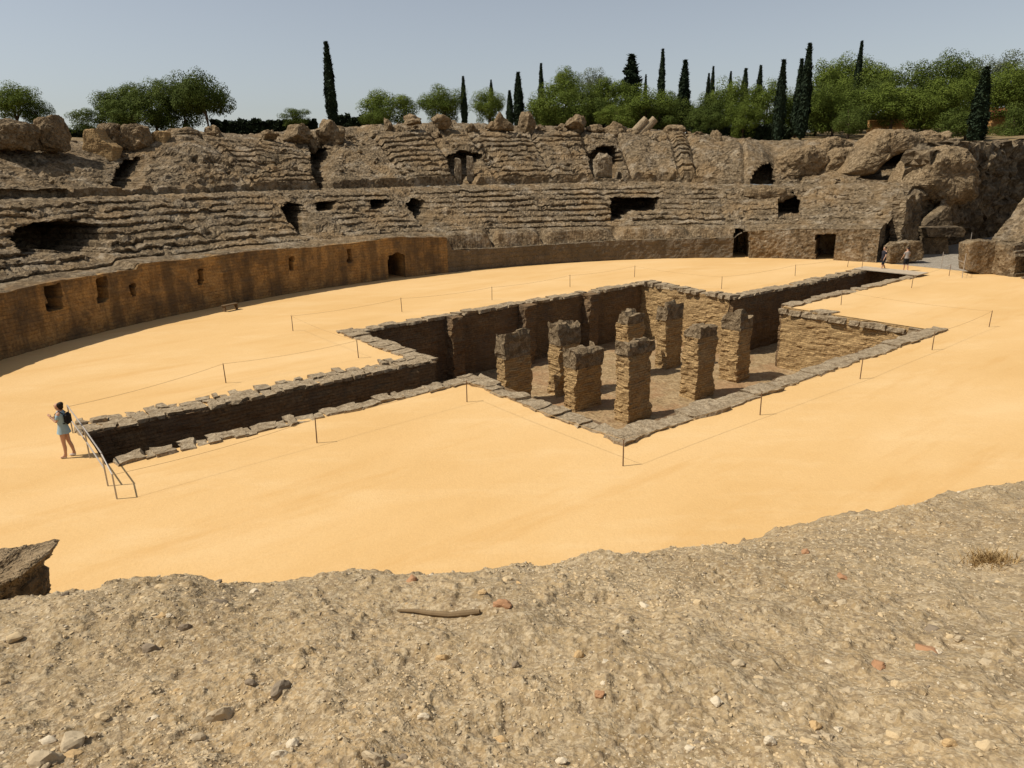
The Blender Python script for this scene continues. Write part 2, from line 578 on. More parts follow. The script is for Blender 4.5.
def build_rows(rows, noise=(0.16, 0.07), seed=0, wedge=None):
    S = np.stack([np.broadcast_to(r[0], (NC,)) for r in rows])
    rj = np.random.RandomState(seed + 1)
    Z = np.stack([np.broadcast_to(r[1], (NC,)) for r in rows])
    V = ring_pt(PH[None, :], S, Z)
    a, b = noise
    n1 = fbm(V, 1.5, 4, seed)
    n2 = fbm(V, 0.38, 3, seed + 50)
    n3 = fbm(V + 31.7, 0.9, 4, seed + 90)
    if wedge is not None:
        jit = (0.5 + 0.5 * np.clip(n1 + 0.3, 0, 1.5)) * np.where(np.arange(len(rows)) > 8, 1.0, 0.3)[:, None]
        V[..., 2] += rj.normal(0, 0.032, V.shape[:2]) * jit
        V += ring_nrm(PH)[None] * (rj.normal(0, 0.030, V.shape[:2]) * jit)[..., None]
    V[..., 2] += n1 * a + n2 * b
    if wedge is not None:
        off, gul = wedge
        t = np.linspace(0, 1, len(rows))[:, None]
        fade = np.clip(t * (40 if wedge[1].max() > 0.55 else 7) - 1.0, 0, 1) * np.clip((0.97 - t) * 9, 0, 1)
        V[..., 2] += fade * (off[None] - 0.42 * gul[None] * (0.6 + 0.4 * n1))
        # crumbled patches: bitten-out hollows and heaped lumps
        q = fbm(V + 77.0, 2.6, 3, seed + 200)
        bite = np.clip(q - 0.34, 0, 1)
        V[..., 2] += fade * (-bite * 0.9 + bite * 0.9 * np.abs(fbm(V, 0.55, 3, seed + 210)))
        V += ring_nrm(PH)[None] * (fade * bite * 0.9 * fbm(V, 0.7, 3, seed + 220))[..., None]
        c = cell(np.stack([PH[None] * 52 + 0 * S, S * 1.4, 0 * S], -1), seed + 230)
        V[..., 2] += fade * np.where(np.abs(c) > 0.8, 0.13 * np.sign(c), 0) * np.clip(n3 + 0.6, 0, 1)
    V += ring_nrm(PH)[None] * (n3 * a + fbm(V + 9.1, 0.33, 2, seed + 7) * b)[..., None]
    return V


bank = empty('seating_bank', un(EU, EN + EB + 5, 0))
tag(bank, 'long curved bank of ruined brown stone seating tiers behind the far side of the arena', 'ruined seating')


def child_world(o, parent):
    o.parent = parent
    o.matrix_parent_inverse = Matrix.Translation(parent.location).inverted()
    return o


# podium wall, split where the brown wall steps down to the grey one
def podium(mask, mat, zbot=-0.3, nr=46):
    c = np.where(mask)[0]
    ph = PH[c]
    t = np.linspace(0, 1, nr)[:, None]
    Z = zbot + (Z1[c][None, :] + 0.03 * vnoise(np.stack([ph * 60, ph * 0, ph * 0], -1), 5)[None, :] - zbot) * t
    V = ring_pt(ph[None, :], 0.02 + 0 * Z, Z)
    V += ring_nrm(ph)[None] * (fbm(V, 0.9, 4, 21) * 0.07 + fbm(V, 0.25, 2, 22) * 0.035)[..., None]
    # capping back over the wall top
    top = V[-1:].copy()
    rows = [V]
    for s in (0.3, 0.75, 1.2):
        q = ring_pt(ph[None, :], np.full((1, len(c)), s), top[..., 2] + fbm(top + s * 7, 0.6, 3, 8) * 0.06)
        rows.append(q)
    V = np.concatenate(rows, 0)
    return V, ph, c


PODIUM_HOLES = [([(45, 287), (60, 283), (62, 308), (49, 311)], 1.6), ([(96, 279), (107, 277), (107, 301), (99, 303)], 1.2),
                (rect(131, 135, 284, 295), 1.0), (rect(198.5, 202.5, 269, 284), 1.0), (rect(289.5, 293, 257, 270), 1.0),
                (rect(348, 351.5, 249, 262), 1.0), ([(389, 257), (397, 252.5), (405, 256), (405, 281), (389, 282)], 4.0),
                ([(734, 262), (734, 234), (737, 230.5), (746, 230.5), (749, 234), (749, 262)], 4.0), ([(816, 262), (816, 234.5), (836, 234.5), (833, 262)], 4.0)]
for mask, mat, nm, lab in ((XB < 449, M['podium'], 'podium_wall', 'tall orange-brown brick podium wall with narrow dark slots'),
                           ((XB >= 447.5) & (XB < 742), M['podium_grey'], 'podium_wall', 'low grey podium wall with a smooth face'),
                           (XB >= 741, M['seats'], 'podium_wall', 'rough eroded end of the podium wall with two dark doorways')):
    V, ph, c = podium(mask, mat)
    V[:-3] = hollow(V[:-3], ph, PODIUM_HOLES, 0.35)
    o = mesh_np(nm, V, grid_faces(V.shape[0], len(c), True), mat)
    child_world(o, bank)
    o['label'] = lab

# lower seats
EL = zones(XM, [(-400, 250, 0.12), (250, 290, 0.25), (290, 335, 0.85), (335, 408, 0.25), (408, 432, 0.9), (432, 470, 0.4), (470, 610, 0.04), (610, 720, 0.14), (720, 775, 0.40), (775, 1000, 0.42)])
lump_on = np.clip((XB - 447) / 4, 0, 1) * np.clip((748 - XB) / 6, 0, 1)
notch = np.zeros(NC)
edges = [448, 497, 546, 618, 691, 745]
for a, b in zip(edges, edges[1:]):
    m = (XB >= a) & (XB < b)
    q = np.clip((XB - a) / (b - a), 0, 1)
    notch[m] = (1 - np.clip(1 - 5.5 * np.minimum(q, 1 - q)[m], 0, 1) ** 2.5)
rows = [(0.10 + 0 * Z1, Z1 - 0.02), (0.35, Z1 + 0.02)]
zl = Z1 + (Z2 - Z1) * np.where(lump_on > 0, notch, 1.0)
rows += [(0.55, Z1 + (zl - Z1) * 0.45), (0.75, Z1 + (zl - Z1) * 0.85), (S2, zl + 0.02), (1.6, zl * 0.7 + Z2 * 0.3 + 0.08), (1.9, Z2 + 0.05)]
rows += stepped(Z2, Z4, 2.0, S4, 8, EL, 31)
rows += [(S4 + (S5 - S4) * f, Z4 + (Z5 - Z4) * f) for f in (0.2, 0.5, 0.8, 1.0)]
V = build_rows(rows, (0.06, 0.035), 100, wedge_state(XM, [-60, 296, 420, 610, 722], 5, 0.05, 0.5))
LOWER_HOLES = [([(12, 240), (20, 227), (40, 222), (75, 221), (98, 226), (108, 240), (108, 257), (70, 254), (55, 250), (45, 259), (25, 254)], 6.5),
               ([(281, 208), (288, 203), (302, 205), (312, 220), (318, 237), (301, 236), (290, 224)], 6.0), (rect(317, 336, 202, 211), 4.0), (rect(371, 388, 199.5, 209), 4.0),
               ([(406, 203), (413, 198.5), (424, 200), (432, 215), (434, 230), (422, 226)], 6.0), ([(611, 221), (611, 198), (659, 198), (661, 212), (634, 213), (632, 221)], 6.5),
               ([(747, 188), (770, 187), (772, 198), (750, 198)], 5), ([(779, 217), (779, 199), (785, 194), (793, 194), (799, 200), (799, 217)], 7.0),
               ([(734, 262), (734, 234), (737, 230.5), (746, 230.5), (749, 234), (749, 262)], 3.5)]
V = hollow(V, PH, LOWER_HOLES)
o = child_world(mesh_np('lower_seats', V, grid_faces(len(rows), NC, True), M['seats']), bank)
lower_end = V[:, 0].copy()

# upper seats and the crest behind them
EUx = zones(XT, [(-400, 60, 0.8), (60, 140, 0.85), (140, 226, 1.6), (226, 310, 0.22), (310, 333, 0.5), (333, 388, 1.2), (388, 446, 0.08), (446, 482, 0.5), (482, 590, 0.12), (590, 625, 0.4), (625, 672, 1.6), (672, 694, 0.1), (694, 720, 1.3), (720, 1200, 1.6)])
bulge = np.interp(XT, [-300, 140, 150, 200, 235, 240, 625, 640, 670, 690, 735, 760, 775, 1100], [0, 0, 0.3, 0.8, 0.3, 0, 0, 0.4, 0.4, 0.3, 1.3, 1.1, 0, 0])
rows = [(S5 - 0.05, Z5 - 0.1)] + [(S5 + 0.03 * i, Z5 + (Z6 - Z5) * f) for i, f in enumerate((0.0, 0.25, 0.5, 0.75, 1.0))]
base = stepped(Z6, Z7, S5 + 0.35, S7, 9, EUx, 47)
nb = len(base)
rows += [(s, z + bulge * math.sin(math.pi * min(1, (i + 1) / nb)) * 1.0) for i, (s, z) in enumerate(base)]
rows += [(S7 + (S8 - S7) * f, Z7 + (Z8 - Z7) * f) for f in (0.12, 0.24, 0.36, 0.48, 0.6, 0.72, 0.84, 1.0)]
rows += [(s, Z8 + dz) for s, dz in ((22.6, 0.0), (23.4, -0.05), (24.4, -0.15), (26, -0.2), (29, -0.25), (34, -0.3), (42, -0.3))]
V = build_rows(rows, (0.085, 0.045), 300, wedge_state(XT, [-60, 40, 128, 228, 320, 392, 446, 483, 543, 590, 624, 674, 690, 742, 800], 9, 0.2, 1.2))
UPPER_HOLES = [([(113, 186), (117, 170), (124, 160), (140, 158), (146, 170), (143, 187), (130, 190)], 4.5), ([(310, 146), (330, 150), (334, 168), (333, 190), (321, 190), (312, 175)], 4.5),
               ([(447, 156), (462, 151), (482, 154), (480, 176), (474, 185), (458, 184), (450, 172)], 3.6), ([(588, 155), (600, 147), (614, 146), (622, 160), (622, 178), (594, 178)], 4.0),
               ([(750, 195), (752, 176), (762, 166), (772, 164), (776, 196)], 4.5), ([(858, 179), (880, 153), (924, 146), (924, 154), (897, 182)], 7.0), ([(66, 198), (66, 190), (0, 190), (0, 199)], 0.5)]
V = hollow(V, PH, UPPER_HOLES)
o = child_world(mesh_np('upper_seats', V, grid_faces(len(rows), NC, True), M['seats']), bank)
upper_end = V[:, 0].copy()

# the cut end of the bank along the gateway
prof = np.concatenate([ring_pt(PH[:1], np.array([0.02]), np.array([0.0])), lower_end, upper_end[1:]], 0)
t = np.linspace(0, 1, 34)[:, None, None]
bot = prof.copy(); bot[:, 2] = -0.4
V = bot[None] * (1 - t) + prof[None] * t
inner = np.sin(np.pi * np.clip(t, 0, 1)) ** 0.5
dirn = -un(0, 1, 0)
V = V - (inner * (0.30 + fbm(V, 1.6, 4, 71)[..., None] * 0.55)) * dirn[None, None] * 1.0 + 0.0
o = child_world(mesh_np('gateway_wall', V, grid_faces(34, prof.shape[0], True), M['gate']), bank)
o['label'] = 'shaded cut end wall of the seating bank along the gateway'
# ------------------------------------------------------------------ arena floor with the cross-shaped opening
PU0, PU1, PN0, PN1 = 16.4 * K, 39.75 * K, 15.2 * K, 35.7 * K      # the square pit
TN0, TN1 = 23.82 * K, 27.68 * K                                   # the trench along the long axis
TU0, TU1 = 2.3, 54.3
ZF = -3.6
us = [-16, TU0, PU0, PU1, TU1, 78]
ns = [-14, PN0, TN0, TN1, PN1, 60]


def is_pit(i, j):
    return (i in (1, 3) and j == 2) or (i == 2 and j in (1, 2, 3))


V, Q, idx = [], [], {}
def vid(u, n, z):
    k = (round(u, 4), round(n, 4), round(z, 4))
    if k not in idx:
        idx[k] = len(V); V.append(un(u, n, z))
    return idx[k]
for i in range(5):
    for j in range(5):
        if is_pit(i, j): continue
        Q.append([vid(us[i], ns[j], 0), vid(us[i + 1], ns[j], 0), vid(us[i + 1], ns[j + 1], 0), vid(us[i], ns[j + 1], 0)])
tag(mesh_np('arena_sand', V, Q, M['sand']), 'flat ochre sand floor of the oval arena', 'sand floor', kind='structure')
V, Q, idx = [], [], {}
for i in range(5):
    for j in range(5):
        if is_pit(i, j):
            Q.append([vid(us[i], ns[j], ZF), vid(us[i + 1], ns[j], ZF), vid(us[i + 1], ns[j + 1], ZF), vid(us[i], ns[j + 1], ZF)])
tag(mesh_np('pit_floor', V, Q, M['pitfloor']), 'earth floor at the bottom of the sunken cross-shaped pit', 'pit floor', kind='structure')
q = [un(17.2, 27.4, ZF + .004), un(20.9, 27.4, ZF + .004), un(20.9, 31.6, ZF + .004), un(17.2, 31.6, ZF + .004)]
tag(mesh_np('tile_floor_patch', q, [[0, 1, 2, 3]], M['tiles']), 'patch of worn red tile paving on the pit floor', 'tile paving', kind='structure')


def brick_push(P, amp=0.045, course=0.13, seed=0):
    """the same push for equal points, so that faces stay closed at their corners"""
    uu, nn = P[..., 0] * U[0] + P[..., 1] * U[1], P[..., 0] * N[0] + P[..., 1] * N[1]
    zz = P[..., 2] + 0.05 * vnoise(P * 0.9, seed + 4)
    q = np.stack([uu / 0.45, nn / 0.45, zz / course], -1)
    out = np.zeros(P.shape)
    for k in range(2):
        out[..., k] = cell(q, seed + k) * amp + fbm(P, 0.8, 3, seed + 20 + k) * amp * 2.3 + fbm(P, 0.2, 2, seed + 40 + k) * amp * 0.7
    out[..., 2] = fbm(P, 0.5, 3, seed + 60) * amp * 0.6
    return out


def block(u0, u1, n0, n1, z0, z1, res=0.14, amp=0.045, seed=0, top=None, sides='all', course=0.13, zres=None):
    """a closed masonry block in the arena frame -> (V, Q)"""
    nu, nn_, nz = max(2, int((u1 - u0) / res) + 1), max(2, int((n1 - n0) / res) + 1), max(2, int((z1 - z0) / (zres or res * 0.7)) + 1)
    a, b, c = np.linspace(u0, u1, nu), np.linspace(n0, n1, nn_), np.linspace(0, 1, nz)
    VV, QQ, o = [], [], 0
    def add(uu, nn2, tt, flip):
        nonlocal o
        P = un_arr(uu, nn2, 0 * uu)
        zt = z1 if top is None else z1 + top(uu, nn2)
        P[..., 2] = z0 + (zt - z0) * tt
        P = P + brick_push(P, amp, course, seed)
        VV.append(P.reshape(-1, 3)); QQ.append(grid_faces(P.shape[0], P.shape[1], flip) + o); o += P.size // 3
    A, T = np.meshgrid(a, c); add(A, 0 * A + n0, T, False); add(A, 0 * A + n1, T, True)
    B, T = np.meshgrid(b, c); add(0 * B + u0, B, T, True); add(0 * B + u1, B, T, False)
    A, B = np.meshgrid(a, b); add(A, B, 0 * A + 1, False)
    return np.concatenate(VV), np.concatenate(QQ)


def merge(parts):
    VV, QQ, o = [], [], 0
    for v, q in parts:
        VV.append(v); QQ.append(np.asarray(q) + o); o += len(v)
    return np.concatenate(VV), np.concatenate(QQ)


def coping(u0, u1, n0, n1, h=0.16, seed=0, lo=0.5, hi=1.3, gap=0.012, z=-0.05, miss=0.1, wob=0.10):
    """a row of separate worn stones along the longer side"""
    rr = np.random.RandomState(seed)
    along_u = (u1 - u0) > (n1 - n0)
    a, end = (u0, u1) if along_u else (n0, n1)
    parts = []
    while a < end - 0.2:
        w = min(rr.uniform(lo, hi), end - a)
        j0, j1 = rr.uniform(-wob, wob, 2)
        hh = h * rr.uniform(0.5, 1.25) * (0.25 if rr.rand() < miss else 1)
        if along_u: b = (a, a + w - gap, n0 + j0 * .5, n1 + j1)
        else: b = (u0 + j0, u1 + j1, a, a + w - gap)
        parts.append(block(*b, z, z + hh + 0.05, 0.16, 0.05, seed + len(parts) * 3, course=0.4))
        a += w
    return merge(parts)


def wall_thing(label, walls, cops, mat, pil=()):
    e = empty('pit_wall', (0, 0, 0))
    u0 = walls[0]
    e.location = [float(v) for v in un((u0[0] + u0[1]) / 2, (u0[2] + u0[3]) / 2, ZF)]
    tag(e, label, 'retaining wall', 'brick walls lining the sunken pit')
    v, q = merge([block(*w, ZF - 0.05, -0.03, 0.17, 0.03, 7 + i, zres=0.075) for i, w in enumerate(walls)])
    child_world(mesh_np('wall_face', v, q, mat), e)
    for i, w in enumerate(pil):
        v, q = block(*w, ZF - 0.05, 0.06, 0.15, 0.045, 99 + i)
        child_world(mesh_np('pilaster', v, q, mat), e)
    v, q = merge([coping(*c[:4], **c[4]) for c in cops])
    child_world(mesh_np('coping', v, q, M['coping']), e)
    return e


W_ = 0.75
def pil_u(px, py):
    P = on_z(px, py); return float(P[0] * U[0] + P[1] * U[1])
pa, pb, pc = pil_u(438, 316), pil_u(516, 305), pil_u(584, 295)
# every wall stands just outside the opening (the sand sheet meets its top)
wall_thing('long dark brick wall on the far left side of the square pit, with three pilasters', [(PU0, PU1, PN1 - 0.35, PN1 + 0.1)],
           [(PU0 - 0.5, PU1 + .4, PN1 - 0.42, PN1 + 0.30, dict(seed=1, h=0.12, lo=.3, hi=1.0, wob=.16))], M['pitwall_shaded'],
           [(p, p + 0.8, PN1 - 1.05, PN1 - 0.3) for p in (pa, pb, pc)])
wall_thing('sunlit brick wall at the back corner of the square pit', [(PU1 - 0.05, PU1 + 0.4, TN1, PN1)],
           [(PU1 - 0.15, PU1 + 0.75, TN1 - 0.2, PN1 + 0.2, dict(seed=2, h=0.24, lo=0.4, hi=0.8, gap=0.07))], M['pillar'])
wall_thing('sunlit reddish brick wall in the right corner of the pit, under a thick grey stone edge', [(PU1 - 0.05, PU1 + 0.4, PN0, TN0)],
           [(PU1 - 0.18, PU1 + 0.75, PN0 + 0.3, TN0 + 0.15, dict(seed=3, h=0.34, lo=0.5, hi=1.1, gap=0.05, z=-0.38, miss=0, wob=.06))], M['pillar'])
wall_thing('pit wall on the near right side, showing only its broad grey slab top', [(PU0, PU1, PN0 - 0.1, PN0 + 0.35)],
           [(PU0 - 0.6, PU1 + 0.7, PN0 - 0.62, PN0 + 0.18, dict(seed=4, h=0.10, lo=0.9, hi=2.2, wob=0.12))], M['pitwall_shaded'])
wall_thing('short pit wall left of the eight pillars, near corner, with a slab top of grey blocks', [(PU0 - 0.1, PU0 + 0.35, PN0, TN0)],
           [(PU0 - 0.55, PU0 + 0.15, PN0 - 0.3, TN0 + 0.5, dict(seed=5, h=0.11, lo=0.4, hi=0.9))], M['pitwall_shaded'])
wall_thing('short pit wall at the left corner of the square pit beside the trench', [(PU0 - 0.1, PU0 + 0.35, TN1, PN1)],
           [(PU0 - 0.55, PU0 + 0.45, TN1 - 0.1, PN1 + 0.4, dict(seed=6, h=0.10, lo=0.4, hi=1.0))], M['pitwall_shaded'])
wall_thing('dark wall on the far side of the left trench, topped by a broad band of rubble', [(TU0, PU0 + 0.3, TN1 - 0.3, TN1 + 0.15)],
           [(TU0 - 0.2, PU0 + 0.4, TN1 - 0.32, TN1 + 0.55, dict(seed=7, h=0.09, lo=0.2, hi=0.6, gap=0.02, wob=.10)), (TU0 - 0.1, PU0, TN1 + 0.42, TN1 + 0.95, dict(seed=27, h=0.12, lo=0.25, hi=0.55, gap=0.1, miss=0.35, wob=.2))], M['pitwall_shaded'])
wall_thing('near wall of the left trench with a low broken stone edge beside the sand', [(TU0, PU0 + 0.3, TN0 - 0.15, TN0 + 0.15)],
           [(TU0 + 0.3, PU0 + 0.5, TN0 - 0.40, TN0 + 0.25, dict(seed=8, h=0.085, lo=0.25, hi=0.9, wob=0.12, miss=.2))], M['pitwall_shaded'])
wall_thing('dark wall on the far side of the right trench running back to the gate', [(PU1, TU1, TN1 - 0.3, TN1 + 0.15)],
           [(PU1, TU1, TN1 - 0.36, TN1 + 0.5, dict(seed=9, h=0.12, lo=0.4, hi=0.9, gap=0.05))], M['pitwall_shaded'])
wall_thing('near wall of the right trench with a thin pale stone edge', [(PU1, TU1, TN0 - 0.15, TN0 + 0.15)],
           [(PU1 + 0.2, TU1, TN0 - 0.42, TN0 + 0.25, dict(seed=10, h=0.10, lo=0.6, hi=1.5, wob=0.14))], M['pitwall_shaded'])
e = empty('trench_end_wall', un(TU0, (TN0 + TN1) / 2, ZF))
tag(e, 'short end wall of the left trench below the metal handrail', 'retaining wall')
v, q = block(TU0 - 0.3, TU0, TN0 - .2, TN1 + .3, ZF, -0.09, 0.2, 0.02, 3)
child_world(mesh_np('wall_face', v, q, M['pitwall_shaded']), e)
e = empty('trench_end_wall', un(TU1, (TN0 + TN1) / 2, ZF))
tag(e, 'far end wall of the right trench by the gateway, under the plank cover', 'retaining wall')
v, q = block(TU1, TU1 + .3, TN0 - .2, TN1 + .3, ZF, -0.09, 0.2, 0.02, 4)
child_world(mesh_np('wall_face', v, q, M['pitwall_shaded']), e)
# plank cover over the far end of the right trench
e = empty('plank_cover', un(TU1 - 1, (TN0 + TN1) / 2, 0.0))
tag(e, 'pale plank cover laid across the gate end of the right trench', 'plank cover')
for i in range(6):
    u0 = TU1 - 1.35 + i * 0.28
    v, q = block(u0, u0 + 0.25, TN0 - 0.5, TN1 + 0.5, 0.14, 0.2, 0.3, 0.004, 40 + i)
    child_world(mesh_np('plank', v, q, M['wood']), e)

# ------------------------------------------------------------------ the eight brick pillars
def pillar(u, n, du, dn, top, label, seed, notch_=0.35):
    e = empty('brick_pillar', un(u, n, ZF))
    tag(e, label, 'brick pillar', 'brick pillars standing in the pit')
    rr = np.random.RandomState(seed)
    zc = top - rr.uniform(0.45, 1.25)
    v, q = block(u, u + du, n, n + dn, ZF - 0.03, zc, 0.10, 0.036, seed, zres=0.05)
    child_world(mesh_np('shaft', v, q, M['pillar']), e)
    cw = rr.uniform(-0.02, 0.07)
    def ragged(uu, nn):
        c = cell(np.stack([(uu - u) / (du / 2.01), (nn - n) / (dn / 2.6), 0 * uu], -1), seed)
        return c * 0.14 * (1 + notch_) - 0.06 + 0.08 * vnoise(np.stack([uu * 3, nn * 3, 0 * uu], -1), seed)
    v, q = block(u - cw, u + du + cw, n - cw, n + dn + cw, zc, top, 0.11, 0.036, seed + 5, top=ragged, course=0.3, zres=0.09)
    child_world(mesh_np('broken_top', v, q, M['cap']), e)


def solve_top(px, py, z):
    P = on_z(px, py, z); return float(P[0] * U[0] + P[1] * U[1]), float(P[0] * N[0] + P[1] * N[1])


PILL = [((504, 333), 0.25, 1.7, 0.72, 'short dark-topped pillar at the far left of the pit, behind the near wall'),
        ((559, 323), 0.35, 1.5, 0.8, 'tall pillar second from the left, with a rounded grey top'),
        ((575, 354), 0.2, 1.75, 0.8, 'low pillar in the front left with two broken grey blocks on top'),
        ((630, 341), 0.4, 1.55, 0.82, 'front pillar nearest the near corner, the largest in view'),
        ((629, 310), 0.3, 1.3, 0.9, 'short pillar half hidden behind the front corner pillar'),
        ((668, 304), 0.3, 1.4, 0.75, 'slender pillar in front of the sunlit back corner wall'),
        ((700, 326), 0.3, 1.45, 1.0, 'pillar right of the front corner pillar, with overhanging top blocks'),
        ((741, 313), 0.3, 1.2, 1.15, 'rightmost pillar with a broad sunlit brick side')]
for i, ((px, py), z, du, dn, lab) in enumerate(PILL):
    u, n = solve_top(px, py, z)
    if i == 2: (u, n), z = solve_top(575.5, 412, ZF), -0.42
    print('pillar', i, round(u, 1), round(n, 1))
    pillar(u, n, du, dn, z - 0.16, lab, 200 + i * 11)

# ------------------------------------------------------------------ camera, light, sky
cam = bpy.data.cameras.new('camera')
cam.sensor_fit = 'HORIZONTAL'; cam.sensor_width = 36.0
cam.lens = F / 1024 * 36.0
cam.clip_start, cam.clip_end = 0.05, 6000
co = bpy.data.objects.new('camera', cam)
co.matrix_world = Matrix(((AX_R[0], AX_U[0], -AX_F[0], 0), (AX_R[1], AX_U[1], -AX_F[1], 0), (AX_R[2], AX_U[2], -AX_F[2], H), (0, 0, 0, 1)))
COL.objects.link(co)
SC.camera = co
EL_, AZ = math.radians(55), (-0.985, -0.17)
sun = bpy.data.lights.new('sun', 'SUN')
sun.energy = 5.0; sun.angle = math.radians(0.53); sun.color = (1.0, 0.94, 0.84)
so = bpy.data.objects.new('sun', sun)
so.rotation_mode = 'QUATERNION'
so.rotation_quaternion = Vector((AZ[0] * math.cos(EL_), AZ[1] * math.cos(EL_), math.sin(EL_))).to_track_quat('Z', 'Y')
so.location = (-30, -5, 60)
COL.objects.link(so)
w = bpy.data.worlds.new('World'); SC.world = w
w.use_nodes = True
bg = w.node_tree.nodes['Background']
sky = w.node_tree.nodes.new('ShaderNodeTexSky')
sky.sky_type = 'NISHITA'; sky.sun_disc = False
sky.sun_elevation = EL_; sky.sun_rotation = math.atan2(AZ[0], AZ[1])
sky.air_density, sky.dust_density, sky.ozone_density = 1.0, 0.9, 1.3
sky.altitude = 50
hs = w.node_tree.nodes.new('ShaderNodeHueSaturation'); hs.inputs['Saturation'].default_value = 0.5
w.node_tree.links.new(sky.outputs[0], hs.inputs['Color']); w.node_tree.links.new(hs.outputs[0], bg.inputs[0])
bg.inputs[1].default_value = 0.10
SC.view_settings.view_transform = 'Standard'
SC.view_settings.look = 'None'
SC.view_settings.exposure = -0.02
SC.view_settings.gamma = 1.0
def at_n(px, py, n):
    d = ray(px, py); return EYE + d * (n / (d[0] * N[0] + d[1] * N[1]))


# ------------------------------------------------------------------ ground beyond the ruin, out to the horizon
def hill_z(s, zc):
    """height at outward distance s, starting from the crest height zc"""
    k = np.clip((s - 24) / 45.0, 0, 1)
    return (zc - 0.9) * (1 - k) + 12.4 * k + np.clip((s - 70) / 300, 0, 1) * 0.8


PF = np.radians(np.linspace(-170, 190, 241))
ZC = np.interp(PF, PH, Z8)
ZC = np.where((PF < math.radians(-14)) | (PF > math.radians(195)), 7.0, ZC)
SS = np.array([23, 25, 28, 32, 38, 46, 56, 70, 90, 120, 170, 260, 450, 900, 2600.0])
V = []
for s in SS:
    z = hill_z(s, ZC)
    V.append(ring_pt(PF, np.full(PF.shape, s), z))
V = np.array(V)
V[..., 2] += fbm(V * [1, 1, 0], 9.0, 3, 5) * 0.25
# keep the gateway passage clear
tag(mesh_np('hillside', V, [f for f in grid_faces(len(SS), len(PF), True)
     if not (-7.5 < math.degrees(PF[f[0] % len(PF)]) < 4.5 and f[0] // len(PF) < 5)], M['hill'], smooth=True), 'dry earth hillside around the ruin', 'hillside', kind='structure')


def ground_at(x, y):
    """terrain height beyond the crest at a plan position (nearest ring column)"""
    u_, n_ = x * U[0] + y * U[1] - EU, x * N[0] + y * N[1] - EN
    ph = math.atan2(n_ / EB, u_ / EA)
    for _ in range(12):
        p = ring_pt(np.array([ph]), np.array([0.0]), np.array([0.0]))[0]
        nn = ring_nrm(np.array([ph]))[0]
        tt = np.array([-nn[1], nn[0]])
        d = (x - p[0]) * tt[0] + (y - p[1]) * tt[1]
        s = (x - p[0]) * nn[0] + (y - p[1]) * nn[1]
        ph += d / (34.0 + max(s, 0))
    zc = float(np.interp(ph, PF, ZC))
    return float(hill_z(max(s, 22.5), zc))


# paved path through the gateway
q = [un(EU + 32.2, EN - 3.6, .006), un(EU + 75, EN - 3.6, .25), un(EU + 75, EN + 4.2, .25), un(EU + 32.6, EN + 4.2, .006)]
tag(mesh_np('path', q, [[0, 1, 2, 3]], M['path']), 'grey gravel path leading out through the gateway', 'path', kind='structure')

# ------------------------------------------------------------------ seating on the near side of the gateway
PS = phis(-46, -9.0, 0.13)[::-1]
ns_ = len(PS)
C1 = curve([(960, 240), (990, 243), (1024, 246), (1100, 250)])
C2 = curve([(960, 238), (985, 238), (992, 228), (1000, 211), (1012, 201), (1024, 197), (1100, 190)])
_NC, _PH = NC, PH
NC, PH = ns_, PS
za = solve_z(PS, 0.12, C1, 1.5); zb = np.maximum(solve_z(PS, 4.0, C2, 3), za + 0.3)
zb = np.minimum(zb, 5.5); za = np.minimum(za, 2.4)
rows = [(0.02, 0 * za - 0.3 + (za + 0.3) * f) for f in np.linspace(0, 1, 14)]
rows += [(0.4, za), (0.9, za + 0.03)]
rows += stepped(za + 0.05, zb, 1.0, 4.2, 5, np.full(ns_, 0.55), 77)
rows += [(4.8, zb), (6, zb + 0.4), (9, zb + 1.0), (14, zb + 1.6), (24, zb + 2.5)]
V = build_rows(rows, (0.16, 0.06), 500)
x, y, d = proj(V)
V = hollow(V, PS, [(rect(1016, 1030, 243, 276), 3.0)], 0.3)
sb = empty('seating_bank', ring_pt(PS[:1], np.array([3.0]), np.array([0.0]))[0])
tag(sb, 'rounded stub of ruined seating on the near side of the gateway, by the right edge', 'ruined seating')
child_world(mesh_np('seat_mass', V, grid_faces(len(rows), ns_, False), M['seats']), sb)
pr = V[:, 0]
t = np.linspace(0, 1, 24)[:, None, None]
bt = pr.copy(); bt[:, 2] = -0.4
W = bt[None] * (1 - t) + pr[None] * t
W = W + un(0, 1, 0) * (np.sin(np.pi * t) ** .5 * (fbm(W, 1.3, 3, 9)[..., None] * 0.25))
child_world(mesh_np('gateway_wall', W, grid_faces(24, len(pr)), M['plaster']), sb)
NC, PH = _NC, _PH


# ------------------------------------------------------------------ rocks and fallen masonry
_ico = {}
def ico(sub):
    if sub not in _ico:
        bm = bmesh.new()
        bmesh.ops.create_icosphere(bm, subdivisions=sub, radius=1.0)
        v = np.array([x.co[:] for x in bm.verts]); f = np.array([[x.index for x in p.verts] for p in bm.faces])
        bm.free(); _ico[sub] = (v, f)
    return _ico[sub]


def rock_np(seed, sub=4, dims=(1, 1, 1), cuts=7, rough=0.16):
    v, f = ico(sub)
    v = v.copy()
    rr = np.random.RandomState(seed)
    v *= (1 + 0.25 * fbm(v + seed * 1.7, 1.2, 2, seed))[:, None]
    for _ in range(cuts):
        nrm = rr.normal(size=3); nrm /= np.linalg.norm(nrm)
        dd = rr.uniform(0.42, 0.82)
        k = np.maximum(0, v @ nrm - dd)
        v -= k[:, None] * nrm * 0.93
    v += (v / np.linalg.norm(v, axis=1)[:, None]) * (fbm(v * 1.0 + seed, 0.45, 4, seed + 3) * rough)[:, None]
    return v * np.array(dims), f


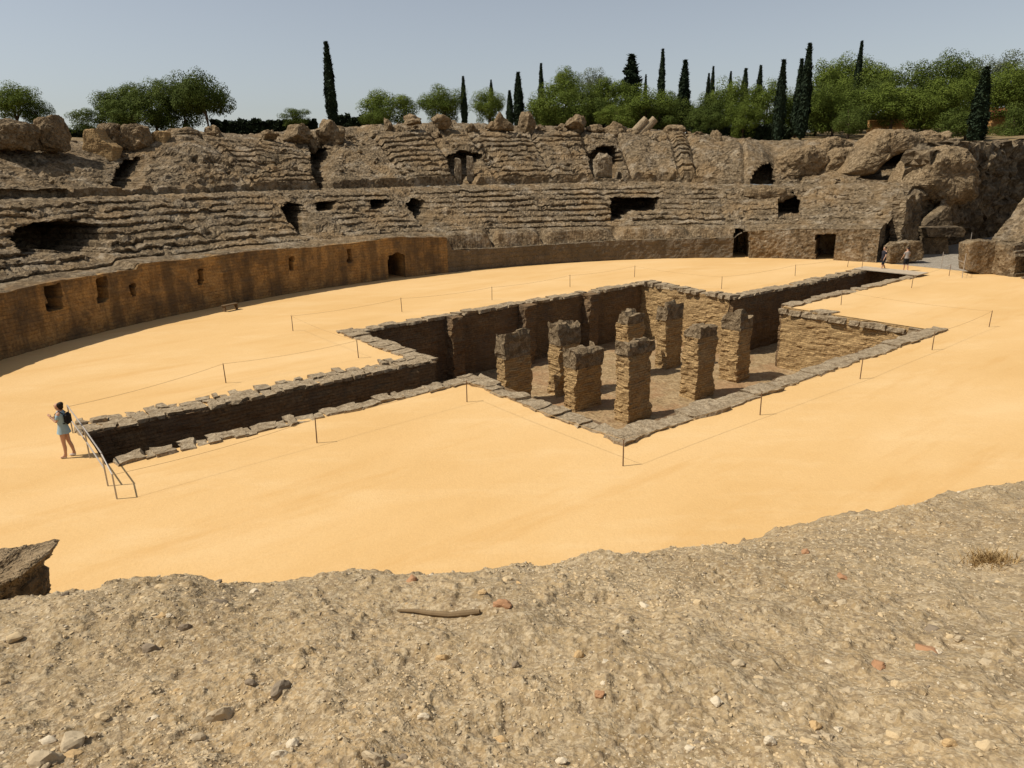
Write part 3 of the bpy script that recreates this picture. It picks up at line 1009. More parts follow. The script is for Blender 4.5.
def rotm(rx, ry, rz):
    return np.array(Matrix.Rotation(rz, 3, 'Z') @ Matrix.Rotation(ry, 3, 'Y') @ Matrix.Rotation(rx, 3, 'X'))


def crest_Y(px, s=20.0):
    z = np.interp(s, [11, S7, S8], [0, 1, 2])
    zz = Z7 if s <= S7 + .5 else Z8
    X, _, d = proj(ring_pt(PH, np.full(NC, s), zz))
    m = (d > 5) & (X > -200)
    i = np.where(m)[0]
    i = i[:np.argmin(X[i]) + 1]
    P = ring_pt(PH[i], np.full(len(i), s), zz[i])
    o = np.argsort(X[i])
    return float(np.interp(px, X[i][o], P[o, 1]))


def outline_rock(name, poly, Y, thick, label, cat, seed, mat='chunk', rough=0.14, group=None, res=(120, 44), lean=0.0, sharp=False):
    """a massive block: outline seen from the arena at distance Y, with its own thickness and rounded, broken faces"""
    c = np.mean(np.array(poly, float), 0)
    pts = np.array([at_y(px, py, Y) for px, py in poly])
    C0 = at_y(c[0], c[1], Y)
    rel = pts - C0
    ang = np.arctan2(rel[:, 2], rel[:, 0])
    o = np.argsort(ang); ang = ang[o]; rad = np.hypot(rel[o, 0], rel[o, 2])
    th = np.linspace(-math.pi, math.pi, res[0] + 1)[:-1]
    # straight edges between outline points
    r = np.zeros_like(th)
    P2 = rel[o][:, [0, 2]]
    for k, tt in enumerate(th):
        j = np.searchsorted(ang, tt) % len(ang)
        a, b = P2[j - 1], P2[j]
        dv = np.array([math.cos(tt), math.sin(tt)])
        e = b - a
        den = dv[0] * e[1] - dv[1] * e[0]
        r[k] = (a[0] * e[1] - a[1] * e[0]) / den if abs(den) > 1e-9 else rad[j]
    ps = np.linspace(0, math.pi, res[1])
    sp = np.clip(np.sin(ps), 0, 1) ** 0.42
    sp[0] = sp[-1] = 0.0
    cp = np.sign(np.cos(ps)) * np.abs(np.cos(ps)) ** 0.75
    if sharp:
        q = np.linspace(-1, 1, res[1])
        sp = np.clip((1 - np.abs(q)) / 0.45, 0, 1) * 0.97 + 0.03 * (1 - q * q); sp[0] = sp[-1] = 0.0
        cp = -np.sign(q) * np.clip(np.abs(q) / 0.55, 0, 1)
    X = sp[:, None] * (r * np.cos(th))[None]
    Zz = sp[:, None] * (r * np.sin(th))[None]
    Yy = -cp[:, None] * thick / 2 * np.ones_like(th)[None] + lean * Zz
    V = np.stack([X, Yy, Zz], -1) + C0
    size = float(np.mean(r))
    nrm = (V - C0); nrm /= np.linalg.norm(nrm, axis=-1)[..., None] + 1e-9
    V = V + nrm * ((fbm(V, size * 0.7, 4, seed) * rough * size + fbm(V, size * 0.22, 4, seed + 9) * rough * 0.6 * size) + np.random.RandomState(seed % 9999).normal(0, 0.012 * size ** 0.5 * min(1, rough * 9), V.shape[:2]) * sp[:, None])[..., None]
    V = np.concatenate([V, V[:, :1]], 1)
    ob = mesh_np(name, V, grid_faces(V.shape[0], V.shape[1], True), M[mat], loc=C0)
    return tag(ob, label, cat, group)


def crest_rock(px, py, wpx, hpx, label, seed, Y=None, s=20.0, tilt=0.0, mat='chunk', cat='masonry chunk', depth=1.0, group='fallen masonry along the crest', rough=0.16, cuts=7):
    Y = Y or crest_Y(px, s)
    C0 = at_y(px, py + hpx * .3, Y)
    m = float(np.linalg.norm(C0 - EYE)) / F
    v, f = rock_np(seed, 4, (wpx * m / 1.65, wpx * m / 1.5 * depth, hpx * m / 1.3), cuts + 8, rough + 0.02)
    v = v @ rotm(0, tilt, 0).T
    o = mesh_np('fallen_masonry', v, f, M[mat])
    o.location = [float(q) for q in C0]
    return tag(o, label, cat, group)


G_ = 'fallen masonry along the crest'
# the great tilted slabs near the gateway
outline_rock('fallen_masonry', [(836, 174), (848, 160), (866, 140), (878, 130), (905, 130), (921, 137), (916, 147), (900, 150), (884, 157), (864, 175), (850, 179)], crest_Y(880, 15), 4.5,
             'huge tilted concrete slab leaning over a dark gap near the gateway', 'masonry slab', 900, rough=0.10)
outline_rock('fallen_masonry', [(894, 186), (906, 168), (920, 152), (934, 146), (950, 149), (962, 160), (966, 176), (964, 200), (935, 206), (908, 196)], crest_Y(925, 12), 6.5,
             'big rounded masonry mass right of the tilted slab and its dark gap', 'masonry slab', 910, rough=0.12)
outline_rock('fallen_masonry', [(915, 152), (918, 134), (928, 130), (938, 136), (946, 131), (950, 148), (940, 156)], crest_Y(930, 19), 3.0,
             'knobbly double-topped lump rising behind the tilted slab', 'masonry chunk', 915)
outline_rock('fallen_masonry', [(774, 180), (776, 158), (790, 148), (806, 146), (822, 152), (824, 162), (812, 178), (790, 184)], crest_Y(798, 14), 3.5,
             'pale topped boulder at the end of the upper seats, left of the tilted slab', 'masonry chunk', 920)
outline_rock('fallen_masonry', [(812, 178), (822, 160), (838, 148), (852, 146), (860, 152), (846, 166), (832, 180)], crest_Y(832, 15), 3.0,
             'sloping wedge of masonry squeezed between the pale boulder and the tilted slab', 'masonry chunk', 925)
outline_rock('fallen_masonry', [(818, 152), (824, 140), (834, 136), (848, 142), (856, 150), (840, 156)], crest_Y(836, 20), 2.4, 'low broken ridge of stones behind the sloping wedge', 'masonry chunk', 930)
outline_rock('fallen_masonry', [(744, 196), (746, 188), (765, 186), (786, 189), (796, 196), (780, 202), (756, 201)], crest_Y(770, 8), 2.0, 'smooth low boulder at the right end of the upper seats, over a dark hole', 'masonry chunk', 933)
zt = float(at_n(1000, 142, EN + 6)[2])
e = empty('gateway_cliff', un(EU + 58, EN + 9, 0))
tag(e, 'tall shaded masonry cliff along the gateway at the right edge', 'ruined wall')
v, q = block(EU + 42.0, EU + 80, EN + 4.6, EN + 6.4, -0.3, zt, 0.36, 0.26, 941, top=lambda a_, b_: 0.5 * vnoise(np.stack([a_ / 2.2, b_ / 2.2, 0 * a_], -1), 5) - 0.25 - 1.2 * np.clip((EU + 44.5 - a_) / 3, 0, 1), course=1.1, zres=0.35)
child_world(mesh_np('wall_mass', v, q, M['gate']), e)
# crest boulders, left to right
outline_rock('fallen_masonry', [(-14, 125), (10, 121), (30, 124), (35, 132), (32, 149), (-14, 150)], crest_Y(12, 17), 3.0, 'flat-topped dark ruin mass at the far left edge of the crest', 'masonry chunk', 951, group=G_, rough=0.14)
outline_rock('fallen_masonry', [(37, 130), (43, 117), (56, 114), (62, 124), (67, 150), (52, 153), (40, 148)], crest_Y(50, 17), 2.2, 'leaning ribbed slab standing on the crest at the far left', 'masonry chunk', 952, group=G_, rough=0.12)
outline_rock('fallen_masonry', [(100, 126), (112, 123), (121, 125), (123, 144), (110, 146), (100, 143)], crest_Y(112, 19), 1.6, 'squarish grey block on top of the tawny brick stub', 'masonry chunk', 953, group=G_)
outline_rock('fallen_masonry', [(122, 138), (125, 126), (135, 123), (145, 127), (151, 146), (140, 152), (122, 150)], crest_Y(136, 18), 2.0, 'round dark boulder beside the squarish grey block', 'masonry chunk', 954, group=G_)
outline_rock('brick_stub', [(88, 130), (100, 129), (106, 140), (118, 147), (118, 162), (92, 162), (87, 150)], crest_Y(100, 18), 1.4, 'sunlit tawny brick stub at the left of the crest', 'wall stub', 955, mat='pillar', rough=0.06, sharp=True)
outline_rock('brick_stub', [(149, 136), (160, 131), (168, 132), (169, 148), (148, 150)], crest_Y(158, 18), 1.2, 'short pale brick stub right of the round dark boulder', 'wall stub', 956, mat='pillar', rough=0.06, sharp=True)
for a in ((184, 132, 30, 10, 'flat rubble ledge capping the crest left of the tall cypress', 960), (215, 133, 18, 12, 'lumpy stone at the end of the flat rubble ledge', 961),
          (268, 133, 14, 9, 'small pale stone left of the paired boulders', 962), (300, 130, 26, 17, 'broad brown boulder left of the tall cypress foot', 963),
          (312, 139, 16, 14, 'stone tucked under the broad brown boulder', 964), (331, 131, 28, 22, 'cluster-like knobbly boulder below the tall cypress', 965),
          (375, 134, 14, 9, 'small dark red-brown boulder below the upright stones', 966), (388, 123, 10, 11, 'small upright stone on the bare crest', 967), (398, 128, 16, 9, 'low stone beside the small upright stone', 968),
          (414, 118, 20, 8, 'flat pale slab lying on the crest in front of a round pine', 969), (441, 117, 18, 11, 'smooth pale boulder on the crest below a round pine', 970),
          (472, 128, 16, 9, 'low brown stone on the crest above the dark niche', 971), (490, 125, 10, 6, 'small reddish stone among the crest rubble', 972),
          (526, 121, 17, 19, 'tall egg-shaped boulder before the dark pines', 974), (541, 129, 12, 6, 'flat little stone right of the egg-shaped boulder', 975),
          (577, 122, 22, 13, 'hump-backed boulder on the crest between two pines', 976), (592, 127, 14, 8, 'stone leaning on the hump-backed boulder', 977), (616, 129, 26, 13, 'pale broken ledge left of the tilted column pieces', 978),
          (632, 132, 16, 10, 'brown stone against the pale broken ledge', 979), (675, 128, 20, 12, 'reddish peaked rubble right of the tilted column pieces', 980), (716, 135, 11, 9, 'small pale boulder on the crest before the wood', 981),
          (560, 126, 9, 5, 'tiny stone on the crest before the large pine', 982), (351, 136, 10, 6, 'small light stone right of the knobbly boulder', 983), (698, 133, 16, 6, 'low flat stone left of the small pale boulder', 984)):
    crest_rock(a[0], a[1], a[2], a[3], a[4], a[5], s=19.5)
outline_rock('fallen_masonry', [(494, 130), (496, 117), (500, 112), (504, 118), (512, 124), (514, 131)], crest_Y(503, 19), 1.4, 'red-topped upright stone beside two cypresses', 'masonry chunk', 973, group=G_)
# two tilted column pieces
e = empty('column_fragment', at_y(647, 128, crest_Y(647, 19.5)))
tag(e, 'pair of pale tilted column pieces lying on the crest', 'column pieces')
for dx in (-4.5, 4.0):
    Y = crest_Y(647, 19.5)
    a, b = at_y(637 + dx, 134, Y + .3), at_y(651 + dx, 119, Y + .3)
    bm = bmesh.new(); tube(bm, a, b, 0.45, 0.42, 14)
    child_world(bm_obj('drum', bm, M['coping']), e)
# niche columns and the small arch in the upper seats
for px, y0, y1, lab in ((458, 184, 158, 'left pale stub pillar inside the dark niche of the upper seats'), (470, 182, 156, 'right pale stub pillar inside the dark niche of the upper seats')):
    Y = crest_Y(px, 12.5) if False else float(at_y(px, y0, 1)[1])
    i = int(np.argmin(np.abs(proj(ring_pt(PH, np.full(NC, 12.3), Z6))[0] - px)))
    P = ring_pt(PH[i:i + 1], np.array([12.3]), Z6[i:i + 1])[0]
    a, b = at_y(px, y0, P[1]), at_y(px, y1, P[1])
    outline_rock('masonry_stub', [(px - 3, y1), (px + 3, y1 + 1), (px + 3.5, y0), (px - 3, y0)], float(P[1]), 0.7, lab, 'pillar stub', 990 + px, mat='plaster', rough=0.1, res=(60, 24), sharp=True)
i = int(np.argmin(np.abs(proj(ring_pt(PH, np.full(NC, 12.3), Z6))[0] - 604)))
YA = float(ring_pt(PH[i:i + 1], np.array([12.0]), Z6[i:i + 1])[0][1])
outline_rock('masonry_stub', [(594, 178), (594, 160), (599, 154), (606, 153), (611, 157), (612, 178)], YA, 1.6, 'round-headed pale masonry stub inside the arched recess of the upper seats', 'pillar stub', 1655, mat='plaster', rough=0.12)

# broken stones strewn over the tiers
def debris(name, n, smin, smax, mat, seed, label):
    rr = np.random.RandomState(seed)
    low = rr.rand(n) < 0.45
    j = rr.randint(0, NC, n)
    s = np.where(low, rr.uniform(1.6, S5, n), rr.uniform(S5 + 0.5, 24.0, n))
    S_ = np.array([1.9, S4, S5, S5 + .3, S7, S8, 26.0])
    ZZ = np.stack([Z2, Z4, Z5, Z6, Z7, Z8, Z8 - .2])
    z = np.array([np.interp(s[i], S_, ZZ[:, j[i]]) for i in range(n)])
    P = ring_pt(PH[j], s, z)
    keep = fbm(P, 3.0, 3, seed) + rr.uniform(-.6, .5, n) > 0
    P = P[keep]
    X_, Y_, _ = proj(P)
    free = np.ones(len(P), bool)
    for poly, _d in LOWER_HOLES + UPPER_HOLES:
        free &= ~in_poly(X_, Y_ - 3, poly) & ~in_poly(X_, Y_ + 1, poly)
    P = P[free]; n = len(P)
    v, f = ico(2)
    bv = np.stack([rock_np(seed * 10 + q, 2, (1, 1, 1), 6, 0.1)[0] for q in range(8)])
    k = rr.randint(0, 8, n)
    sz = smin * (smax / smin) ** (rr.rand(n) ** 2.2)
    th = rr.uniform(0, 6.28, n); c, sn = np.cos(th), np.sin(th)
    B = bv[k] * (sz[:, None] * np.stack([rr.uniform(.8, 1.4, n), rr.uniform(.6, 1, n), rr.uniform(.5, .9, n)], -1))[:, None, :]
    B = np.stack([B[..., 0] * c[:, None] - B[..., 1] * sn[:, None], B[..., 0] * sn[:, None] + B[..., 1] * c[:, None], B[..., 2]], -1) + P[:, None, :]
    tag(mesh_np(name, B.reshape(-1, 3), (f[None] + (np.arange(n) * len(v))[:, None, None]).reshape(-1, 3), M[mat]), label, 'rubble', kind='stuff')


debris('rubble', 2600, 0.08, 0.36, 'seats', 71, 'broken stones strewn over the ruined seating tiers')
debris('rubble', 900, 0.07, 0.28, 'coping', 72, 'pale broken stones strewn over the ruined seating tiers')


# gateway fittings
P = at_n(947, 182, EN + 4.4)
PA, PB = at_n(943.5, 210, EN + 3.3), at_n(950.5, 210, EN + 3.3)
e = empty('pilaster_stub', (float(PA[0]), float(PA[1]), 1.0))
tag(e, 'narrow plaster pilaster with a sloping skirt against the gateway wall', 'pilaster')
v, q = block(float(PA[:2] @ U), float(PB[:2] @ U), EN + 3.3, EN + 3.7, -0.2, float(at_n(947, 180, EN + 3.3)[2]), 0.12, 0.05, 1700)
child_world(mesh_np('shaft', v, q, M['plaster']), e)
o = outline_rock('skirt', [(942, 206), (946, 208), (949, 229), (922, 231), (920, 225), (932, 215)], float(at_n(936, 226, EN + 3.4)[1]), 1.4, None, None, 1701, mat='gate', rough=0.06, sharp=True)
child_world(o, e)
QA, QB = at_n(904, 225, EN + 3.2), at_n(919, 225, EN + 3.2)
e = empty('plastered_pier', (float(QA[0]), float(QA[1]), 0.0))
tag(e, 'flat plastered pier at the cut end of the seats, left of the gateway ledge', 'pier')
v, q = block(float(QA[:2] @ U), float(QB[:2] @ U), EN + 3.25, EN + 4.3, -0.2, float(at_n(911, 196, EN + 3.2)[2]), 0.15, 0.05, 1720, top=lambda a_, b_: 0.5 * vnoise(np.stack([a_ * 1.5, b_ * 1.5, 0 * a_], -1), 4))
child_world(mesh_np('shaft', v, q, M['gate']), e)
Yg = float(at_n(940, 236, EN + 2.6)[1])
outline_rock('stone_ledge', [(920, 227), (956, 226), (960, 230), (958, 236), (922, 236)], Yg, 1.8, 'flat stone ledge in the shade of the gateway', 'stone ledge', 1710, mat='gate', rough=0.06, sharp=True)
outline_rock('ruined_wall', [(921, 237), (945, 236), (946, 256), (921, 259)], Yg, 1.0, 'dark low wall under the stone ledge', 'low wall', 1711, mat='gate', rough=0.05, sharp=True)
outline_rock('ruined_wall', [(886, 262), (887, 246), (892, 242), (916, 241), (919, 244), (918, 259), (902, 262)], float(on_z(900, 263)[1]), 1.2, 'tawny stump of stone wall behind the two walkers', 'low wall', 1712, mat='seats', rough=0.09, sharp=True)
outline_rock('ruined_wall', [(964, 270), (964, 243), (972, 240), (990, 240), (992, 262), (986, 276)], float(on_z(975, 273)[1]), 1.3, 'pale square-topped wall stump on the near side of the gateway', 'low wall', 1713, mat='seats', rough=0.04, sharp=True)
outline_rock('loose_stone', [(894, 263), (894, 258), (898, 256), (902, 259), (902, 263)], float(on_z(898, 263)[1]), .5, 'small loose stone at the foot of the tawny wall stump', 'stone', 1714, mat='coping', rough=0.1, res=(30, 12))
# ------------------------------------------------------------------ trees
def leaf_quads(P, size, rr, nrm=None):
    """small needle tufts; with nrm they face roughly outwards from their clump"""
    n = len(P)
    w = rr.normal(size=(n, 3)); w /= np.linalg.norm(w, axis=1)[:, None]
    if nrm is not None:
        w = nrm + w * 0.45 + np.array([0, 0, 0.35]); w /= np.linalg.norm(w, axis=1)[:, None]
    a = np.cross(w, rr.normal(size=(n, 3))); a /= np.linalg.norm(a, axis=1)[:, None] + 1e-9
    b = np.cross(w, a)
    s = size * rr.uniform(0.6, 1.35, n)[:, None]
    a, b = a * s, b * s * 0.62
    V = np.stack([P - a, P - b, P + a, P + b], 1).reshape(-1, 3)
    return V, np.arange(4 * n).reshape(n, 4)


def crown_round(seed, n=19000, size=0.021, flat=0.85, nclump=44, lean=0.0):
    """unit crown: radius 1, centre 0, rounded clumps of needles with some gaps between them"""
    rr = np.random.RandomState(seed)
    c = rr.normal(size=(nclump, 3)); c /= np.linalg.norm(c, axis=1)[:, None]
    c *= rr.uniform(0.30, 0.76, nclump)[:, None]
    c[:, 2] = np.maximum(c[:, 2] * flat + 0.05, -0.55)
    r = rr.uniform(0.20, 0.36, nclump)
    k = rr.randint(0, nclump, n)
    d = rr.normal(size=(n, 3)); d /= np.linalg.norm(d, axis=1)[:, None]
    P = c[k] + d * (r[k] * rr.uniform(0.5, 1.0, n) ** 0.6)[:, None] * np.array([1, 1, 0.85])
    P[:, 0] += lean * P[:, 2]
    return leaf_quads(P, size, rr, d) + (c,)


def crown_spire(seed, n=5200, size=0.03, ragged=0.0):
    """unit spire: height 1 from z = 0, radius 1 at its widest"""
    rr = np.random.RandomState(seed)
    z = rr.rand(n) ** 0.85
    prof = np.interp(z, [0, 0.05, 0.25, 0.5, 0.75, 0.9, 1], [0.55, 0.8, 1.0, 0.90, 0.58, 0.25, 0.0])
    th = rr.rand(n) * 2 * math.pi
    lob = 1 + 0.16 * np.sin(th * 3 + z * 9 + seed) + (0.12 + ragged) * np.sin(z * 31 + th * 2 + seed * 2) + rr.normal(0, 0.07, n)
    r = 0.84 * prof * lob * np.sqrt(rr.uniform(0.45, 1.0, n))
    P = np.stack([r * np.cos(th), r * np.sin(th), z], 1)
    a = np.stack([rr.normal(0, .35, n), rr.normal(0, .35, n), np.ones(n) * 0.05], 1)
    b = np.stack([np.cos(th + 1.57) + rr.normal(0, .4, n), np.sin(th + 1.57) + rr.normal(0, .4, n), 0 * th], 1) * 0.22
    s = rr.uniform(0.5, 1.2, n)[:, None]
    a, b = a * s * 0.55, b * s * 0.8
    V = np.stack([P - a, P - b, P + a, P + b], 1).reshape(-1, 3)
    return V, np.arange(4 * n).reshape(n, 4), None


def trunk_bm(h, r, limbs, rr, lean=0.0):
    bm = bmesh.new()
    pts = [Vector((lean * t * t + 0.03 * h * math.sin(4 * t), 0.02 * h * math.cos(3 * t), h * t)) for t in (0, .25, .5, .75, 1.0)]
    path_tube(bm, pts, [r * (1 - 0.5 * k / 4) for k in range(5)], 8)
    for q in limbs:
        a = pts[rr.choice([2, 3, 3])]
        q = Vector(q)
        mid = (a + q) / 2 + Vector((0, 0, 0.08 * h))
        path_tube(bm, [a, mid, q], [r * 0.42, r * 0.28, r * 0.1], 6)
    return bm


CR = {}
for k in range(6):
    CR['round', k] = crown_round(20 + k, flat=0.85 + 0.05 * (k % 3), nclump=40 + 4 * k)
    CR['loose', k] = crown_round(50 + k, n=11000, size=0.023, flat=0.95, nclump=30)
    CR['umbrella', k] = crown_round(80 + k, n=16000, flat=0.55, nclump=36)
for k in range(4):
    CR['cypress', k] = crown_spire(120 + k)
    CR['conifer', k] = crown_spire(140 + k, n=2600, ragged=0.3)
MESH = {}


def tree(kind, px, ytop, ybot, wpx, Y, label, mat, name, seed=0, cat='tree', group=None, trunk_vis=0.3):
    """crown between image heights ytop and ybot as seen from the seats; the tree itself stands on the hillside at distance Y"""
    top, bot = at_y(px, ytop, Y), at_y(px, ybot, Y)
    dist = float(np.linalg.norm(top - EYE)); m = dist / F
    gx, gy = float(top[0]), float(top[1])
    gz = min(ground_at(gx, gy), float(bot[2]) - 0.3) - 0.05
    e = empty(name, (gx, gy, gz), rz=0.0)
    tag(e, label, cat, group)
    rad = wpx * m / 2 * (0.82 if kind == 'cypress' else 1.0)
    nv = 6 if kind in ('round', 'loose', 'umbrella') else 4
    k = seed % nv
    key = (kind, k, mat)
    if key not in MESH:
        V, Q, c = CR[kind, k]
        o = mesh_np('crown', V, Q, M[mat]); MESH[key] = o.data
        o.parent = e
    else:
        o = link(bpy.data.objects.new('crown', MESH[key]), e)
    h = float(top[2] - bot[2])
    if nv == 6:
        zz, rr2 = CR[kind, k][0][:, 2], np.hypot(CR[kind, k][0][:, 0], CR[kind, k][0][:, 1])
        lo, hi, rm = float(np.percentile(zz, 0.5)), float(np.percentile(zz, 99.7)), float(np.percentile(rr2, 98))
        sz = h / (hi - lo)
        o.location = (0, 0, float(bot[2]) - gz - lo * sz)
        o.scale = (rad / rm, rad / rm, sz)
        o.rotation_euler.z = seed * 1.3
        c = CR[kind, k][2]
        rr = np.random.RandomState(seed)
        cen = np.array([0, 0, float(bot[2]) + h * 0.46 - gz])
        limbs = [(c[j] * np.array([rad, rad, h / 1.8]) * 0.75 + cen) for j in range(5)]
        ht = float(bot[2]) + h * 0.38 - gz
        bm = trunk_bm(max(ht, 0.6), 0.10 + 0.035 * rad, limbs, rr, lean=0.1 * rad * math.sin(seed))
    else:
        o.location = (0, 0, float(bot[2]) - gz - 0.1)
        o.scale = (rad, rad, h + 0.1)
        o.rotation_euler.z = seed * 0.9
        bm = trunk_bm(max(float(bot[2]) - gz + h * 0.7, 1.0), 0.14 + 0.03 * rad, [], np.random.RandomState(seed))
    bm_obj('trunk', bm, M['bark'], e)
    return e


GC, GP, GW = 'cypresses beyond the crest', 'round pines beyond the crest', 'pines of the wood on the right'
for i, (px, yt, yb, w_, Y, lab) in enumerate((
    (326, 43, 124, 13.5, 98, 'very tall lone dark cypress standing clear against the sky'),
    (463, 77, 124, 8, 104, 'slim cypress between two round pines left of centre'),
    (518, 73, 128, 13, 104, 'full dark cypress left of the large bushy pine'),
    (509.5, 91, 128, 9, 101, 'shorter cypress touching the left side of a fuller one'),
    (541, 64, 112, 7, 128, 'cypress tip rising behind the left of the large bushy pine'),
    (663, 50, 112, 9, 120, 'tall narrow cypress spire near the shaggy conifer'),
    (685.5, 61, 122, 14, 112, 'broad dark cypress at the left end of the wood'),
    (709, 74, 112, 6, 138, 'small cypress tip, left one of a pair above the wood'),
    (713.5, 67, 112, 6, 136, 'small cypress tip, right and taller one of a pair above the wood'),
    (731, 72, 112, 6, 138, 'faint cypress tip showing between two crowns of the wood'),
    (746, 69, 112, 9, 134, 'ragged cypress tip above the left part of the wood'),
    (761, 66, 112, 8, 134, 'pointed cypress tip above the wood, just left of two big cypresses'),
    (784, 61, 141, 13, 98, 'long dark cypress reaching down to the crest, left one of two big cypresses'),
    (810, 45, 136, 14, 101, 'tallest cypress of the wood, right one of two big cypresses'),
    (802, 60, 134, 11, 106, 'shadowy cypress just left of the tallest one in the wood'),
    (862, 42, 104, 8, 112, 'thin cypress spire above the middle of the wood'),
    (987, 68, 146, 18, 84, 'wide dark cypress beside the tawny house at the right'),
    (646, 75, 112, 5, 138, 'tiny cypress tip right of the shaggy conifer'),
    (491, 80, 100, 5, 128, 'tiny cypress tip poking over a small round pine'))):
    tree('cypress', px, yt, yb, w_, Y, lab, 'cypress', 'cypress_tree', seed=i, group=GC)
tree('conifer', 632, 55, 112, 19, 120, 'shaggy dark conifer with ragged branches above the pines', 'cypress', 'conifer_tree', 2)
for i, (kind, px, yt, yb, w_, Y, mat, lab) in enumerate((
    ('round', 8, 82, 120, 40, 96, 'pine', 'pine at the left edge of the picture, brighter green'),
    ('loose', 34, 98, 124, 24, 96, 'olive', 'dark loose pine right of the bright one at the left edge'),
    ('loose', 84, 108, 136, 30, 92, 'olive', 'low scrubby tree at the left end of the left clump'),
    ('round', 112, 84, 132, 42, 97, 'olive', 'dark pine on the left side of the left clump'),
    ('round', 148, 79, 132, 46, 96, 'olive', 'broad dark pine in the middle of the left clump'),
    ('loose', 128, 96, 134, 44, 93, 'olive', 'lower bushy pine at the front of the left clump'),
    ('round', 178, 76, 130, 44, 96, 'olive', 'dark pine behind the umbrella-shaped one of the left clump'),
    ('umbrella', 200, 71, 114, 48, 94, 'olive', 'umbrella-shaped pine showing two bare stems at the right of the left clump'),
    ('loose', 295, 108, 126, 30, 98, 'olive', 'small bush left of the tall lone cypress'),
    ('round', 387, 89, 128, 48, 102, 'pine', 'round pine with a pale top, first right of the tall lone cypress'),
    ('loose', 372, 104, 126, 34, 98, 'pine', 'low leafy bush leaning on the first round pine'),
    ('round', 442, 84, 124, 46, 104, 'pine', 'smooth round pine left of the slim cypress'),
    ('round', 488, 88, 124, 32, 104, 'pine', 'small round pine right of the slim cypress'),
    ('round', 556, 82, 132, 62, 104, 'pine', 'large bushy pine right of the full dark cypress'),
    ('round', 566, 66, 104, 32, 116, 'pine', 'pine top rising behind the large bushy pine'),
    ('loose', 594, 69, 112, 32, 120, 'pale_leaf', 'pale grey-green tree between two pines near the middle'),
    ('round', 609, 78, 118, 42, 112, 'pine', 'pine right of the pale grey-green tree'),
    ('round', 645, 85, 128, 58, 106, 'pine', 'wide bright pine in front of the shaggy conifer'),
    ('loose', 618, 104, 126, 40, 101, 'pine', 'low yellowish bush in front of the wide bright pine'),
    ('round', 584, 84, 128, 40, 110, 'olive', 'dark pine filling the gap right of the large bushy pine'),
    ('round', 676, 92, 132, 36, 112, 'olive', 'dark pine just left of the broad dark cypress'),
    ('loose', 664, 100, 130, 40, 104, 'olive', 'dark bushy tree between the wide bright pine and the wood'))):
    tree(kind, px, yt, yb, w_ * 1.06, Y, lab, mat, 'pine_tree', seed=3 + i, group=GP)
for i, (kind, px, yt, yb, w_, Y, mat, lab) in enumerate((
    ('round', 712, 92, 138, 46, 106, 'olive', 'dark pine at the left end of the wood, right of the broad cypress'),
    ('round', 729, 78, 136, 44, 110, 'pine', 'pine of the wood below the faint cypress tip'),
    ('round', 745, 96, 138, 38, 102, 'pine', 'light green pine low in the left part of the wood'),
    ('round', 770, 80, 138, 44, 110, 'pine', 'pine of the wood left of the long dark cypress'),
    ('round', 706, 108, 138, 36, 103, 'olive', 'low dark bushy pine at the left corner of the wood'),
    ('round', 797, 88, 136, 34, 112, 'olive', 'dim pine between the two big cypresses of the wood'),
    ('round', 830, 60, 122, 46, 116, 'pine', 'high pine right of the tallest cypress'),
    ('round', 846, 54, 112, 42, 124, 'pine', 'tallest pine top of the middle of the wood'),
    ('round', 838, 80, 132, 54, 104, 'pine', 'broad light pine in front, right of the tallest cypress'),
    ('loose', 852, 100, 134, 38, 98, 'olive', 'low dark tree at the foot of the broad light pine'),
    ('round', 880, 58, 112, 46, 118, 'pine', 'high pine right of the thin cypress spire'),
    ('round', 896, 82, 124, 56, 102, 'pine', 'rounded bright pine above the tawny garden wall'),
    ('round', 916, 62, 116, 52, 110, 'olive', 'dark broad pine behind the rounded bright one'),
    ('round', 930, 88, 128, 46, 99, 'pine', 'pine right of the tawny garden wall'),
    ('umbrella', 958, 50, 100, 46, 110, 'olive', 'high dark pine with a flat domed top in the right of the wood'),
    ('round', 950, 78, 132, 52, 99, 'pine', 'large green pine left of the wide dark cypress'),
    ('loose', 1004, 52, 104, 40, 104, 'pale_leaf', 'greyish thin-leaved tree near the right edge'),
    ('round', 1018, 62, 116, 50, 96, 'pine', 'pine at the right edge of the picture above the tawny house'),
    ('loose', 970, 108, 138, 44, 88, 'olive', 'dark low shrub left of the wide dark cypress'),
    ('loose', 1020, 100, 142, 36, 90, 'olive', 'dark shrub at the right edge, before the tawny house'),
    ('round', 868, 74, 122, 40, 111, 'olive', 'dark pine filling the middle of the wood below the thin spire'),
    ('round', 975, 70, 124, 40, 106, 'pine', 'pine between the domed pine and the wide dark cypress'),
    ('round', 1050, 56, 130, 60, 96, 'pine', 'pine just beyond the right edge of the wood'),
    ('round', 820, 84, 134, 38, 110, 'olive', 'shaded pine directly right of the tallest cypress trunk'))):
    tree(kind, px, yt, yb, w_, Y, lab, mat, 'pine_tree', seed=40 + i * 5, group=GW)


